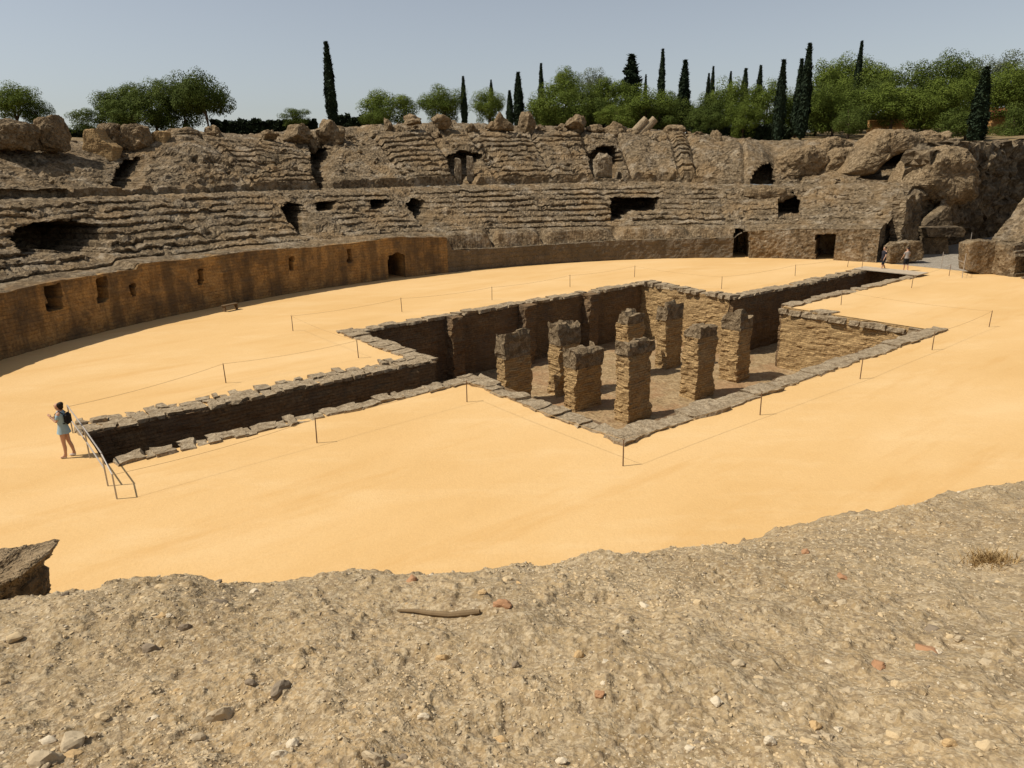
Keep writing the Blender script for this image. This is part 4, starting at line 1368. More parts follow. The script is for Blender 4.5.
def hedge(px0, px1, ytop, ybot, Y, label, seed):
    rr = np.random.RandomState(seed)
    a, b = at_y(px0, ytop, Y), at_y(px1, ytop, Y)
    zb = at_y((px0 + px1) / 2, ybot, Y)[2]
    n = int(60 * abs(px1 - px0))
    t = rr.rand(n)
    P = a[None] * (1 - t)[:, None] + b[None] * t[:, None]
    topz = P[:, 2] + 0.35 * vnoise(np.stack([t * 30, 0 * t, 0 * t], -1), seed)
    P[:, 2] = zb + (topz - zb) * np.sqrt(rr.rand(n))
    P[:, 1] += rr.uniform(-0.9, 0.9, n)
    V, Q = leaf_quads(P, 0.34, rr)
    o = mesh_np('hedge', V, Q, M['hedge'], loc=(a + b) / 2 * [1, 1, 0] + [0, 0, zb])
    tag(o, label, 'hedge', 'clipped dark hedges on the skyline')


hedge(214, 316, 122, 140, 100, 'dark clipped hedge running left from the tall lone cypress', 1)
hedge(333, 378, 117, 134, 101, 'dark hedge between the tall lone cypress and the first round pine', 2)
hedge(66, 92, 133, 146, 92, 'dark low hedge at the left end of the left clump', 3)
hedge(815, 1040, 114, 139, 128, 'dark undergrowth deep in the wood behind the tawny garden wall', 6)
hedge(536, 700, 108, 136, 118, 'dark scrub filling the gaps behind the round pines right of centre', 7)
hedge(690, 790, 128, 146, 103, 'dark undergrowth hedge along the foot of the wood', 5)

# tawny house and garden wall behind the wood
def house(px0, px1, yt, yb, Y, label, cat, roof):
    a, b = at_y(px0, yb, Y), at_y(px1, yb, Y)
    top = at_y(px0, yt, Y)[2]
    wd = b[0] - a[0]; g = ground_at((a[0] + b[0]) / 2, Y) - 0.3
    e = empty('house' if roof else 'garden_wall', ((a[0] + b[0]) / 2, Y, g))
    tag(e, label, cat)
    dp = 6.0 if roof else 0.5
    bm = bmesh.new()
    bmesh.ops.create_cube(bm, size=1, matrix=Matrix.Translation((0, dp / 2, (top - g) / 2)) @ Matrix.Diagonal((wd, dp, top - g, 1)))
    bmesh.ops.bevel(bm, geom=bm.edges[:], offset=0.04, affect='EDGES')
    bm_obj('wall', bm, M['tawny'], e)
    bm = bmesh.new()
    if roof:
        vs = [bm.verts.new(p) for p in ((-wd / 2 - .3, -.3, top - g), (wd / 2 + .3, -.3, top - g), (wd / 2 + .3, dp + .3, top - g), (-wd / 2 - .3, dp + .3, top - g), (-wd / 2 - .3, dp / 2, top - g + 1.3), (wd / 2 + .3, dp / 2, top - g + 1.3))]
        for f in ((0, 1, 5, 4), (2, 3, 4, 5), (0, 4, 3), (1, 2, 5), (3, 2, 1, 0)): bm.faces.new([vs[i] for i in f])
        bm_obj('roof', bm, M['roof'], e)
        bm = bmesh.new(); bmesh.ops.create_cube(bm, size=1, matrix=Matrix.Translation((wd * .2, -.02, (top - g) - 1.0)) @ Matrix.Diagonal((.7, .08, .9, 1)))
        bm_obj('window', bm, M['glass'], e)
    else:
        bmesh.ops.create_cube(bm, size=1, matrix=Matrix.Translation((0, dp / 2, top - g + .06)) @ Matrix.Diagonal((wd + .1, dp + .2, .12, 1)))
        bm_obj('wall_cap', bm, M['tawny'], e)
house(868, 908, 121, 133, 106, 'low tawny garden wall glimpsed under the pines of the wood', 'garden wall', False)
house(992, 1024, 117, 133, 98, 'tawny house glimpsed right of the wide dark cypress', 'house', True)
# ------------------------------------------------------------------ the rubble slope at the photographer's feet
def fg_mat():
    m, nt, b = new_mat('rubble_ground')
    t = NT(nt)
    c = t.ramp(t.noise(1.1, 6, 0.62), [(0.34, (0.36, 0.255, 0.132)), (0.5, (0.465, 0.352, 0.203)), (0.66, (0.57, 0.445, 0.27))])
    c = t.mix(t.math('MULTIPLY', t.val(t.noise(0.55, 5, 0.6), 0.50, 0.66), 0.5), c, (0.54, 0.37, 0.18))
    c = t.mix(t.math('MULTIPLY', t.val(t.noise(2.3, 5, 0.6), 0.50, 0.64), 0.45), c, (0.31, 0.24, 0.145))
    for s_, am in ((38.0, 0.7), (95.0, 0.6)):
        st = t.voronoi(s_, out='Color')
        sep = nt.nodes.new('ShaderNodeSeparateColor'); t.lk(st, sep.inputs[0])
        c = t.mix(t.math('MULTIPLY', t.val(sep.outputs[0], 0.55, 0.95), am), c, (0.64, 0.53, 0.36))
        c = t.mix(t.math('MULTIPLY', t.val(sep.outputs[1], 0.62, 1.0), am), c, (0.27, 0.20, 0.125))
    c = t.mix(t.math('MULTIPLY', t.val(t.noise(60.0, 5, 0.7), 0.36, 0.62), 0.45), t.mix(1.0, c, (0.6, 0.56, 0.5), 'MULTIPLY'), c)
    t.lk(c, b.inputs['Base Color'])
    n1 = t.bump(t.noise(9.0, 6, 0.7), 0.30, 0.04)
    n2 = t.bump(t.voronoi(42.0), 0.40, 0.012, n1)
    n3 = t.bump(t.voronoi(110.0), 0.42, 0.006, n2)
    n4 = t.bump(t.noise(150.0, 3, 0.7), 0.15, 0.004, n3)
    t.lk(n4, b.inputs['Normal'])
    return m


M['fg'] = fg_mat()
ZE, KS = H - 1.62, 0.30
FG_EDGE = [(-150, 606), (0, 598), (40, 594), (100, 588), (140, 583), (175, 579), (205, 580), (235, 584), (275, 581), (320, 574), (360, 571), (412, 570), (424, 572), (470, 568), (520, 562), (590, 554), (650, 546), (700, 535), (760, 523), (830, 513), (880, 510), (930, 499), (980, 487), (1024, 476), (1180, 450)]


def on_plane(px, py):
    d = ray(px, py)
    # z = ZE - KS*(y-1.5)
    k = (ZE + KS * 1.5 - H) / (d[2] + KS * d[1])
    return EYE + d * k


ep = np.array([on_plane(*q) for q in FG_EDGE])
ea, er = np.arctan2(ep[:, 0], ep[:, 1]), np.hypot(ep[:, 0], ep[:, 1])
print('edge r', er.round(2))
# beyond the picture the rim keeps following the curve of the seats
_ph = np.radians(np.linspace(182, 330, 400))
_mid = np.argsort(np.abs(ea - math.radians(-30)))[0]
_q = ring_pt(_ph, np.zeros(400), np.zeros(400))
_d = np.min(np.hypot(_q[:, 0] - ep[1, 0], _q[:, 1] - ep[1, 1]))
_q = ring_pt(_ph, np.full(400, _d), np.zeros(400))
_a, _r = np.arctan2(_q[:, 0], _q[:, 1]), np.minimum(np.hypot(_q[:, 0], _q[:, 1]), 15.0)
_o = np.argsort(_a); _a, _r = _a[_o], _r[_o]
_l, _g = _a < ea[0] - 0.10, _a > ea[-1] + 0.12
_f0, _f1 = ea[0], ea[-1]
ea, er = np.concatenate([_a[_l], ea, _a[_g]]), np.concatenate([_r[_l], er, _r[_g]])
_aa = np.radians(np.arange(-180, 180.01, 0.25))
_rr = np.interp(_aa, ea, er)
_k = np.exp(-0.5 * (np.arange(-80, 81) * 0.25 / 6.0) ** 2); _k /= _k.sum()
_sm = np.exp(np.convolve(np.pad(np.log(_rr), 80, 'edge'), _k, 'valid'))
_w = np.clip(np.maximum(math.radians(-37.5) - _aa, _aa - math.radians(37.5)) / math.radians(4), 0, 1)
print('edge', [(round(math.degrees(a_)), round(float(b_), 1), round(float(c_), 1)) for a_, b_, c_ in zip(_aa[::40], _rr[::40], _sm[::40])])
_in = (ea > math.radians(-37)) & (ea < math.radians(37))
_out = np.abs(_aa) > math.radians(37)
_A = np.concatenate([ea[_in], _aa[_out]]); _B = np.concatenate([er[_in], (_rr * (1 - _w) + _sm * _w)[_out]])
_o = np.argsort(_A); ea, er = _A[_o], _B[_o]
edge_r = lambda a: np.interp(a, ea, er)


def fg_base(x, y):
    z = ZE - KS * (y - 1.5)
    P = np.stack([x, y, 0 * x], -1)
    z = z + fbm(P, 1.6, 3, 401) * 0.085 + fbm(P, 0.55, 3, 402) * 0.045
    # worn hollow near the right of the rim
    z = z - 0.16 * np.exp(-(((x - 1.35) / 0.75) ** 2 + ((y - 4.1) / 0.30) ** 2))
    # the rim rolls over
    r, a = np.hypot(x, y), np.arctan2(x, y)
    k = np.clip((r / edge_r(a) - 0.86) / 0.14, 0, 1)
    return z - 0.14 * k * k * (3 - 2 * k) + 0.10


def fg_fine(x, y):
    P = np.stack([x, y, 0 * x], -1)
    f = fbm(P, 0.20, 3, 403)
    g = fbm(P, 0.075, 3, 404)
    return f * 0.019 + np.maximum(g - 0.1, 0) * 0.022 + fbm(P, 0.03, 2, 405) * 0.0035 * np.clip(1.6 - np.hypot(x, y) / 3.5, 0, 1)


AA = np.radians(np.concatenate([np.linspace(-175, -60.3, 330), np.linspace(-60, 60, 1180), np.linspace(60.3, 175, 420)]))
tt = np.concatenate([np.linspace(0, 1, 600), 1 + np.linspace(0.004, 0.25, 40), np.array([1.35, 1.5, 1.7, 2.0])])
Re = edge_r(AA) * (1 + 0.012 * vnoise(np.stack([AA * 60, 0 * AA, 0 * AA], -1), 3) + 0.006 * vnoise(np.stack([AA * 190, 0 * AA, 0 * AA], -1), 4))
R0 = 0.3
_t0 = np.minimum(tt, 1)[:, None]
rr_ = np.where(tt[:, None] <= 1, np.where(_t0 < 0.07, R0 + (1.0 - R0) * _t0 / 0.07, Re[None] ** np.maximum((_t0 - 0.07) / 0.93, 0)), Re[None] + (tt[:, None] - 1) * 3.4)
over = np.maximum(rr_ - Re[None], 0)
X, Y = rr_ * np.sin(AA)[None], rr_ * np.cos(AA)[None]
rc = np.minimum(rr_, Re[None])
Xc, Yc = rc * np.sin(AA)[None], rc * np.cos(AA)[None]
Z = fg_base(Xc, Yc) + fg_fine(X, Y) - over * 2.2 - np.minimum(over, .15) * 1.0
Z = np.maximum(Z, -0.2)
V = np.stack([X, Y, Z], -1)
tag(mesh_np('rubble_slope', V, grid_faces(V.shape[0], V.shape[1], True), M['fg'], smooth=True), 'rough slope of crumbled concrete and gravel in front of the camera', 'rubble slope', kind='structure')


def fg_pt(px, py):
    P = on_plane(px, py)
    for _ in range(6):
        z = float(fg_base(P[0:1], P[1:2])[0] + fg_fine(P[0:1], P[1:2])[0])
        d = ray(px, py)
        # move along the ray towards the true surface
        zr = P[2]
        P = P + d / np.linalg.norm(d) * ((zr - z) / (-d[2] / np.linalg.norm(d) - KS * d[1] / np.linalg.norm(d) + 1e-6)) * 0.9 if abs(zr - z) > 1e-4 else P
    P[2] = float(fg_base(P[0:1], P[1:2])[0] + fg_fine(P[0:1], P[1:2])[0])
    return P


M['st_a'] = plain('pebble_tan', (0.50, 0.375, 0.215), 0.95, 0.35, 30)
M['st_b'] = plain('pebble_grey', (0.42, 0.33, 0.21), 0.95, 0.35, 30)
M['st_c'] = plain('pebble_pale', (0.54, 0.45, 0.315), 0.95, 0.25, 30)
M['st_d'] = plain('pebble_dark', (0.22, 0.17, 0.115), 0.95, 0.4, 30)
M['st_o'] = plain('brick_fragment', (0.36, 0.195, 0.10), 0.95, 0.35, 25)
M['st_y'] = plain('ochre_stone', (0.46, 0.31, 0.15), 0.95, 0.3, 25)

# single stones one can point to: (px, py, width px, height ratio, flatness, material, label)
STONES = [(188, 629, 17, .8, 'st_d', 'dark blue-grey stone left of the orange-brown smear, on the left of the rubble slope'), (411, 581, 17, .9, 'st_o', 'orange brick lump on the rim of the rubble slope, above the stick'),
          (503, 606, 18, .6, 'st_o', 'orange brick flake just above the right end of the stick'), (70, 744, 30, .75, 'st_b', 'large grey-tan stone at the bottom left of the rubble slope'),
          (45, 742, 18, .6, 'st_c', 'pale oval pebble left of the large grey-tan stone'), (48, 761, 26, .7, 'st_b', 'blunt grey stone at the bottom edge below the pale oval pebble'),
          (224, 714, 27, .5, 'st_b', 'flat slanting stone with a dark underside, lower left of the rubble slope'), (153, 650, 15, .8, 'st_d', 'brown-black clinker lump below the dark blue-grey stone'),
          (207, 663, 10, .9, 'st_d', 'small dark wedge of stone right of the brown-black clinker'), (578, 656, 13, 1.3, 'st_y', 'upright ochre stone on the middle of the rubble slope'),
          (738, 665, 13, .9, 'st_b', 'round grey cobble right of the middle of the rubble slope'), (716, 703, 15, .8, 'st_c', 'pale stone with a shadowed side below the round grey cobble'),
          (876, 666, 20, .45, 'st_o', 'broad orange brick piece set in the rubble at the right'), (928, 650, 20, .3, 'st_o', 'faint orange tile piece right of the broad orange brick'),
          (805, 553, 11, .8, 'st_o', 'orange brick bit high on the right of the rubble slope'), (843, 577, 13, .6, 'st_o', 'orange brick chip below the high orange bit'),
          (770, 742, 12, .8, 'st_c', 'nearly white pebble at the top of the small pebble heap, bottom right'), (690, 748, 11, .6, 'st_c', 'white chip near the bottom, left of the pebble heap'),
          (561, 762, 12, .7, 'st_c', 'white pebble at the bottom edge near the middle'), (424, 720, 11, .6, 'st_c', 'white flake below the middle of the stick'),
          (445, 659, 15, .9, 'st_y', 'reddish tan stone casting a dark shadow, below the stick'), (515, 666, 9, 1.5, 'st_d', 'thin dark upright sliver right of the reddish tan stone'),
          (338, 672, 10, 1.5, 'st_b', 'curved grey sliver standing at the left of the middle'), (221, 603, 14, .9, 'st_d', 'dark pitted lump near the rim on the left'),
          (815, 727, 15, .7, 'st_y', 'tan stone in the pebble heap, bottom right'), (828, 738, 14, .8, 'st_b', 'grey rounded stone in the pebble heap, bottom right'), (808, 742, 13, .7, 'st_a', 'light brown oval stone at the left of the pebble heap'),
          (838, 730, 10, .8, 'st_c', 'cream stone at the right of the pebble heap'), (898, 685, 15, .7, 'st_a', 'brown stone below the broad orange brick'), (930, 630, 17, .5, 'st_d', 'dark crusty stone above the faint orange tile piece'),
          (895, 735, 14, .8, 'st_a', 'brown wedge stone near the bottom right corner'), (950, 745, 13, .7, 'st_y', 'ochre pebble in the bottom right corner'), (600, 698, 12, .7, 'st_o', 'small orange chip below the upright ochre stone'),
          (499, 740, 14, .8, 'st_y', 'ochre lump near the bottom, left of the middle'), (376, 763, 20, .6, 'st_b', 'grey slab end at the bottom edge left of the middle'), (292, 745, 15, .7, 'st_c', 'pale grey stone at the bottom, right of the flat slanting stone'),
          (197, 738, 16, .6, 'st_b', 'two-tone grey stone between the large grey stone and the pale grey one'), (281, 755, 18, .6, 'st_c', 'pale block at the bottom edge left of the middle'),
          (300, 665, 13, .7, 'st_a', 'tan stone on the slope left of the curved grey sliver'), (160, 585, 14, .6, 'st_a', 'tan lump sitting on the rim at the left'), (105, 715, 14, .6, 'st_a', 'tan stone above the large grey-tan stone'),
          (645, 606, 12, .8, 'st_c', 'pale round stone near the left end of the hollow in the rim'), (700, 605, 12, .9, 'st_a', 'tan cobble below the hollow in the rim'), (850, 690, 13, .6, 'st_b', 'flat grey stone left of the brown stone under the orange brick'),
          (985, 748, 18, .6, 'st_a', 'brown slab piece at the very bottom right'), (960, 640, 10, .7, 'st_b', 'small grey stone right of the dark crusty stone'), (250, 683, 11, .7, 'st_d', 'little dark stone above the flat slanting stone'),
          (27, 700, 13, .6, 'st_b', 'grey stone at the left edge of the slope'), (12, 640, 16, .6, 'st_a', 'tan crust lump at the left edge below the big dark boulder')]
GS = 'stones lying on the rubble slope'
RB = [rock_np(3000 + i, 3, (1, 1, 1), 8, 0.14) for i in range(14)]
SM = {}


def stone(P, size, flat, mat, rr, label, cat, group, sub=False):
    k = rr.randint(len(RB))
    key = (k, mat)
    if key not in SM:
        o = mesh_np('stone', RB[k][0], RB[k][1], M[mat]); SM[key] = o.data
    else:
        o = link(bpy.data.objects.new('stone', SM[key]))
    o.location = [float(P[0]), float(P[1]), float(P[2]) + size * flat * 0.02]
    o.scale = (size * rr.uniform(.85, 1.2), size * rr.uniform(.65, .95), size * flat)
    o.rotation_euler = (rr.uniform(-.35, .1), rr.uniform(-.3, .3), rr.uniform(0, 6.28))
    return tag(o, label, cat, group)


rr = np.random.RandomState(77)
for px, py, wd, ratio, mat, lab in STONES:
    P = fg_pt(px, py)
    m = float(np.linalg.norm(P - EYE)) / F
    o = stone(P, wd * m * 0.47, min(1.2, 0.35 + ratio * 0.55), mat, rr, lab, 'stone', GS)
    o.rotation_euler = (-0.2, rr.uniform(-.2, .2), rr.uniform(-.5, .5))
n = 0
while n < 245:
    px = rr.uniform(-60, 1084); py = 768 - (768 - 480) * rr.rand() ** 0.9 + 10
    P = on_plane(px, py)
    r, a = math.hypot(P[0], P[1]), math.atan2(P[0], P[1])
    if r > edge_r(a) * 0.97: continue
    P[2] = fg_base(P[0:1], P[1:2])[0] + fg_fine(P[0:1], P[1:2])[0]
    size = 0.0115 * math.exp(rr.normal(0, 0.5)) * (0.75 + 0.12 * r)
    P[2] -= size * 0.22
    stone(P, size, rr.uniform(.45, .85), rr.choice(['st_a', 'st_a', 'st_a', 'st_b', 'st_b', 'st_b', 'st_c', 'st_d', 'st_y']), rr, 'small rounded pebble loose on the rubble slope', 'pebble', 'pebbles on the rubble slope')
    n += 1


def gravel(name, n, smin, smax, mat, seed, label):
    rr = np.random.RandomState(seed)
    px, t = rr.uniform(-260, 1284, n), rr.rand(n)
    a = np.radians(rr.uniform(-58, 62, n))
    r = 1.0 * (edge_r(a) / 1.0) ** (t ** 0.85) * 0.985
    x, y = r * np.sin(a), r * np.cos(a)
    dens = fbm(np.stack([x, y, 0 * x], -1), 0.5, 3, seed) + rr.uniform(-.5, .8, n) > 0
    x, y, r = x[dens], y[dens], r[dens]; n = len(x)
    z = fg_base(x, y) + fg_fine(x, y)
    v, f = ico(1)
    bv = np.stack([v * (1 + 0.25 * rr.normal(size=(len(v), 1))) for _ in range(8)])
    k = rr.randint(0, 8, n)
    s = smin * (smax / smin) ** (rr.rand(n) ** 2.6) * (0.55 + 0.17 * r)
    th = rr.uniform(0, 6.28, n); c, sn = np.cos(th), np.sin(th)
    B = bv[k] * (s[:, None] * np.stack([rr.uniform(.8, 1.3, n), rr.uniform(.6, 1, n), rr.uniform(.4, .9, n)], -1))[:, None, :]
    B = np.stack([B[..., 0] * c[:, None] - B[..., 1] * sn[:, None], B[..., 0] * sn[:, None] + B[..., 1] * c[:, None], B[..., 2]], -1)
    B += np.stack([x, y, z + s * 0.1], -1)[:, None, :]
    FF = (f[None] + (np.arange(n) * len(v))[:, None, None]).reshape(-1, 3)
    tag(mesh_np(name, B.reshape(-1, 3), FF, M[mat]), label, 'gravel', kind='stuff')


gravel('gravel', 34000, 0.0018, 0.010, 'st_a', 1, 'tan gravel scattered over the rubble slope')
gravel('gravel', 22000, 0.0018, 0.011, 'st_b', 2, 'grey gravel scattered over the rubble slope')
gravel('gravel', 7000, 0.0015, 0.007, 'st_c', 3, 'pale chips scattered over the rubble slope')
gravel('gravel', 9000, 0.0018, 0.008, 'st_d', 4, 'dark crumbs scattered over the rubble slope')

# fallen stick
bm = bmesh.new()
pts = []
for px, py in ((398, 613), (414, 613.5), (432, 616), (450, 617.5), (466, 616), (480, 614.5)):
    P = fg_pt(px, py); P[2] += 0.014; pts.append(P)
path_tube(bm, pts, [.006, .009, .012, .013, .014, .010], 8)
tag(bm_obj('stick', bm, plain('dead_wood', (0.17, 0.115, 0.06), 0.95, 0.4, 25)), 'weathered curved stick lying on the rubble near the rim', 'stick')
# boulder at the left edge: an overhanging slab on a dark block
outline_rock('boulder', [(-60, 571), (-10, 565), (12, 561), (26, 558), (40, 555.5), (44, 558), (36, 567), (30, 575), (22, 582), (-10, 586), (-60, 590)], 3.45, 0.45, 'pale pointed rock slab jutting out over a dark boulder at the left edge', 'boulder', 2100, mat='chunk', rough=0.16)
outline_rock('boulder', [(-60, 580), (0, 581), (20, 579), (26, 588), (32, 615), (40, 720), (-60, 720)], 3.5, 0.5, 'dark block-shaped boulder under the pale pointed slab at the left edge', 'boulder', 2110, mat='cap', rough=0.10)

# dry tuft
rr = np.random.RandomState(5)
P0 = fg_pt(992, 566)
nb = 520
base = P0[None] + np.stack([rr.normal(0, .055, nb), rr.normal(0, .03, nb), np.full(nb, -.02)], -1)
hgt = rr.uniform(.03, .09, nb)
dx = np.stack([rr.normal(0, .04, nb), rr.normal(0, .03, nb), hgt], -1)
wv = np.stack([rr.uniform(.0015, .003, nb), rr.uniform(-.002, .002, nb), 0 * hgt], -1)
mid = base + dx * [.45, .45, .6]
V = np.stack([base - wv, base + wv, mid + wv * .8, mid - wv * .8, base + dx + wv * .2, base + dx - wv * .2], 1).reshape(-1, 3)
i0 = np.arange(nb)[:, None] * 6
Q = np.concatenate([i0 + np.array([[0, 1, 2, 3]]), i0 + np.array([[3, 2, 4, 5]])], 0)
tag(mesh_np('dry_grass_tuft', V, Q, plain('straw', (0.40, 0.27, 0.12), 0.9, 0.35, 20), loc=P0), 'tuft of dry straw-coloured grass on the right of the rubble slope', 'grass tuft')

# ------------------------------------------------------------------ rope posts round the pit
POSTS = [((226, 383), 'beside the rubble-topped left trench, on its far side'), ((358.5, 358), 'on the sand in the angle between left trench and square pit'), ((293, 331), 'farthest left, alone on the sand before the tall brown wall'),
         ((402, 312), 'beyond the left part of the dark pit wall with pilasters'), ((492, 300), 'beyond the middle of the dark pit wall with pilasters'), ((570, 287), 'beyond the right part of the dark pit wall with pilasters'),
         ((634.5, 277), 'behind the back corner of the pit'), ((721.5, 289), 'where the back corner wall meets the right trench'), ((795, 276), 'beyond the middle of the right trench'),
         ((847.5, 267), 'left one of two close together before the right doorway'), ((861.5, 271), 'right one of two close together, left of the walkers'), ((841, 305), 'between the right trench and the thick grey stone edge'),
         ((911.5, 288), 'on the near side of the trench end, below the walkers'), ((949, 276), 'short one near the gateway path'), ((989, 327), 'rightmost, alone on the open sand'), ((932, 350), 'at the right tip of the grey slab edge'),
         ((860, 379), 'second from the right along the near slab edge'), ((760, 415), 'midway along the near slab edge'), ((623, 466), 'nearest to the viewer, in front of the pit corner'),
         ((467, 402), 'in front of the low broken stone edge of the left trench'), ((317, 443), 'near the middle of the left trench, on its near side')]
ptop = {}
pm = None
for (px, py), where in POSTS:
    P = on_z(px, py)
    if pm is None:
        bm = bmesh.new(); tube(bm, (0, 0, -0.05), (0, 0, 0.78), 0.020, 0.017, 8)
        o = bm_obj('rope_post', bm, M['steel'])
        bm = bmesh.new()
        for k in range(10):
            a, b = 2 * math.pi * k / 10, 2 * math.pi * (k + 1) / 10
            tube(bm, (0.032 * math.cos(a), 0, 0.80 + 0.032 * math.sin(a)), (0.032 * math.cos(b), 0, 0.80 + 0.032 * math.sin(b)), 0.007, None, 5)
        r_ = bm_obj('rope_eye', bm, M['steel'], o); pm = (o.data, r_.data)
    else:
        o = link(bpy.data.objects.new('rope_post', pm[0])); link(bpy.data.objects.new('rope_eye', pm[1]), o)
    o.location = (float(P[0]), float(P[1]), 0.0)
    o.rotation_euler = (random.uniform(-.03, .03), random.uniform(-.03, .03), random.uniform(0, 3))
    tag(o, 'thin rusty rope post ' + where, 'post', 'rope posts around the pit')
    ptop[(px, py)] = (float(P[0]), float(P[1]), 0.79)
RAILA, RAILB, RAILC, RAILD = on_z(108, 486), on_z(90, 458), on_z(73, 433), on_z(117, 499)


def rope(seq, label):
    bm = bmesh.new(); pts = []
    for a, b in zip(seq, seq[1:]):
        a, b = np.array(a, float), np.array(b, float)
        for k in range(8):
            t = k / 8
            p = a * (1 - t) + b * t; p[2] -= 0.10 * 4 * t * (1 - t)
            pts.append(p)
    pts.append(seq[-1])
    path_tube(bm, pts, [0.006] * len(pts), 5)
    tag(bm_obj('barrier_rope', bm, M['rope']), label, 'rope', 'ropes strung between the posts')


T = [ptop[p[0]] for p in POSTS]
rope([(RAILC[0], RAILC[1], .9), T[0], T[1], T[2], T[3], T[4], T[5], T[6], T[7], T[8], T[9]], 'thin rope strung along the far side of the pit and its trenches')
rope([(RAILD[0], RAILD[1], .68), T[20], T[19], T[18], T[17], T[16], T[15], T[14]], 'thin rope strung along the near side of the pit')
rope([T[14], T[11], T[12], T[13]], 'thin rope strung beside the right trench towards the gateway')

# metal handrail at the end of the left trench
e = empty('handrail', (float(RAILB[0]), float(RAILB[1]), 0))
tag(e, 'pale metal handrail across the end of the left trench beside the woman', 'handrail')
for P, h in ((RAILA, .95), (RAILB, .95), (RAILC, .95), (RAILD, .70)):
    bm = bmesh.new(); tube(bm, (P[0], P[1], -.05), (P[0], P[1], h), 0.021, None, 10)
    child_world(bm_obj('rail_post', bm, M['rail']), e)
up = lambda P, z: (P[0], P[1], z)
for z in (0.95, 0.5):
    bm = bmesh.new(); tube(bm, up(RAILA, z), up(RAILB, z), 0.02); tube(bm, up(RAILB, z), up(RAILC, z), 0.02)
    child_world(bm_obj('top_rail' if z > .9 else 'mid_rail', bm, M['rail']), e)
bm = bmesh.new(); tube(bm, up(RAILA, .93), up(RAILD, .69), 0.018)
child_world(bm_obj('end_rail', bm, M['rail']), e)

# wire fence by the gateway
e = empty('wire_fence', on_z(950, 270))
tag(e, 'thin wire fence with tall poles beside the gateway path', 'fence')
fp = [on_z(918, 262), on_z(941, 268), on_z(962, 278), on_z(967, 262)]
for P, h in zip(fp, (1.5, 1.2, 1.7, 2.3)):
    bm = bmesh.new(); tube(bm, (P[0], P[1], -.05), (P[0], P[1], h), 0.022, None, 8)
    child_world(bm_obj('fence_pole', bm, M['rail']), e)
for z in (0.5, 1.05):
    bm = bmesh.new()
    for a, b in ((fp[1], fp[2]), (fp[2], fp[3])): tube(bm, up(a, z), up(b, z), 0.011, None, 6)
    child_world(bm_obj('wire', bm, M['rail']), e)

# low bench by the brown wall
M['bench'] = plain('weathered_bench_wood', (0.13, 0.085, 0.045), 0.9, 0.3, 4)
P = on_z(230.5, 310.5)
ph_ = math.atan2((P @ np.append(N, 0) - EN) / EB, (P @ np.append(U, 0) - EU) / EA)
nn = ring_nrm(np.array([ph_]))[0]
e = empty('bench', P, rz=math.atan2(nn[1], nn[0]) - math.pi / 2)
tag(e, 'low wooden bench standing in the shade at the foot of the brown wall', 'bench')
bm = bmesh.new()
bmesh.ops.create_cube(bm, size=1, matrix=Matrix.Translation((0, 0, .36)) @ Matrix.Diagonal((1.0, .32, .06, 1)))
bmesh.ops.bevel(bm, geom=bm.edges[:], offset=.01, affect='EDGES')
bm_obj('seat', bm, M['bench'], e)
for sx in (-.42, .42):
    bm = bmesh.new(); bmesh.ops.create_cube(bm, size=1, matrix=Matrix.Translation((sx, 0, .16)) @ Matrix.Diagonal((.07, .26, .36, 1)))
    bm_obj('leg', bm, M['bench'], e)

# ------------------------------------------------------------------ people
M['skin'] = plain('skin', (0.50, 0.29, 0.19), 0.6, 0.06, 6)
M['hair'] = plain('dark_hair', (0.018, 0.012, 0.009), 0.6, 0.3, 30)
M['paleblue'] = plain('pale_blue_cotton', (0.30, 0.42, 0.47), 0.9, 0.08, 8)
M['black'] = plain('black_cloth', (0.016, 0.016, 0.018), 0.85, 0.2, 8)
M['navy'] = plain('dark_cloth', (0.03, 0.028, 0.035), 0.9, 0.2, 8)
M['grey_t'] = plain('grey_cloth', (0.30, 0.27, 0.24), 0.9, 0.1, 8)
M['shoe'] = plain('pale_shoes', (0.55, 0.50, 0.47), 0.8, 0.1, 8)
M['eye'] = plain('eyes', (0.02, 0.015, 0.01), 0.3, 0.05, 8)


def skin_mesh(name, verts, edges, radii, mat, parent, sub=2, root=0):
    me = bpy.data.meshes.new(name)
    me.from_pydata([tuple(v) for v in verts], edges, [])
    o = bpy.data.objects.new(name, me); COL.objects.link(o)
    md = o.modifiers.new('s', 'SKIN'); md.use_smooth_shade = True
    for i, r in enumerate(radii):
        sv = me.skin_vertices[0].data[i]
        sv.radius = (r, r) if not isinstance(r, tuple) else r
        sv.use_root = (i == root)
    s2 = o.modifiers.new('u', 'SUBSURF'); s2.levels = sub; s2.render_levels = sub
    dg = bpy.context.evaluated_depsgraph_get()
    m2 = bpy.data.meshes.new_from_object(o.evaluated_get(dg))
    bpy.data.objects.remove(o); bpy.data.meshes.remove(me)
    m2.name = name
    m2.materials.clear(); m2.materials.append(mat)
    m2.polygons.foreach_set('use_smooth', np.full(len(m2.polygons), True))
    return link(bpy.data.objects.new(name, m2), parent)


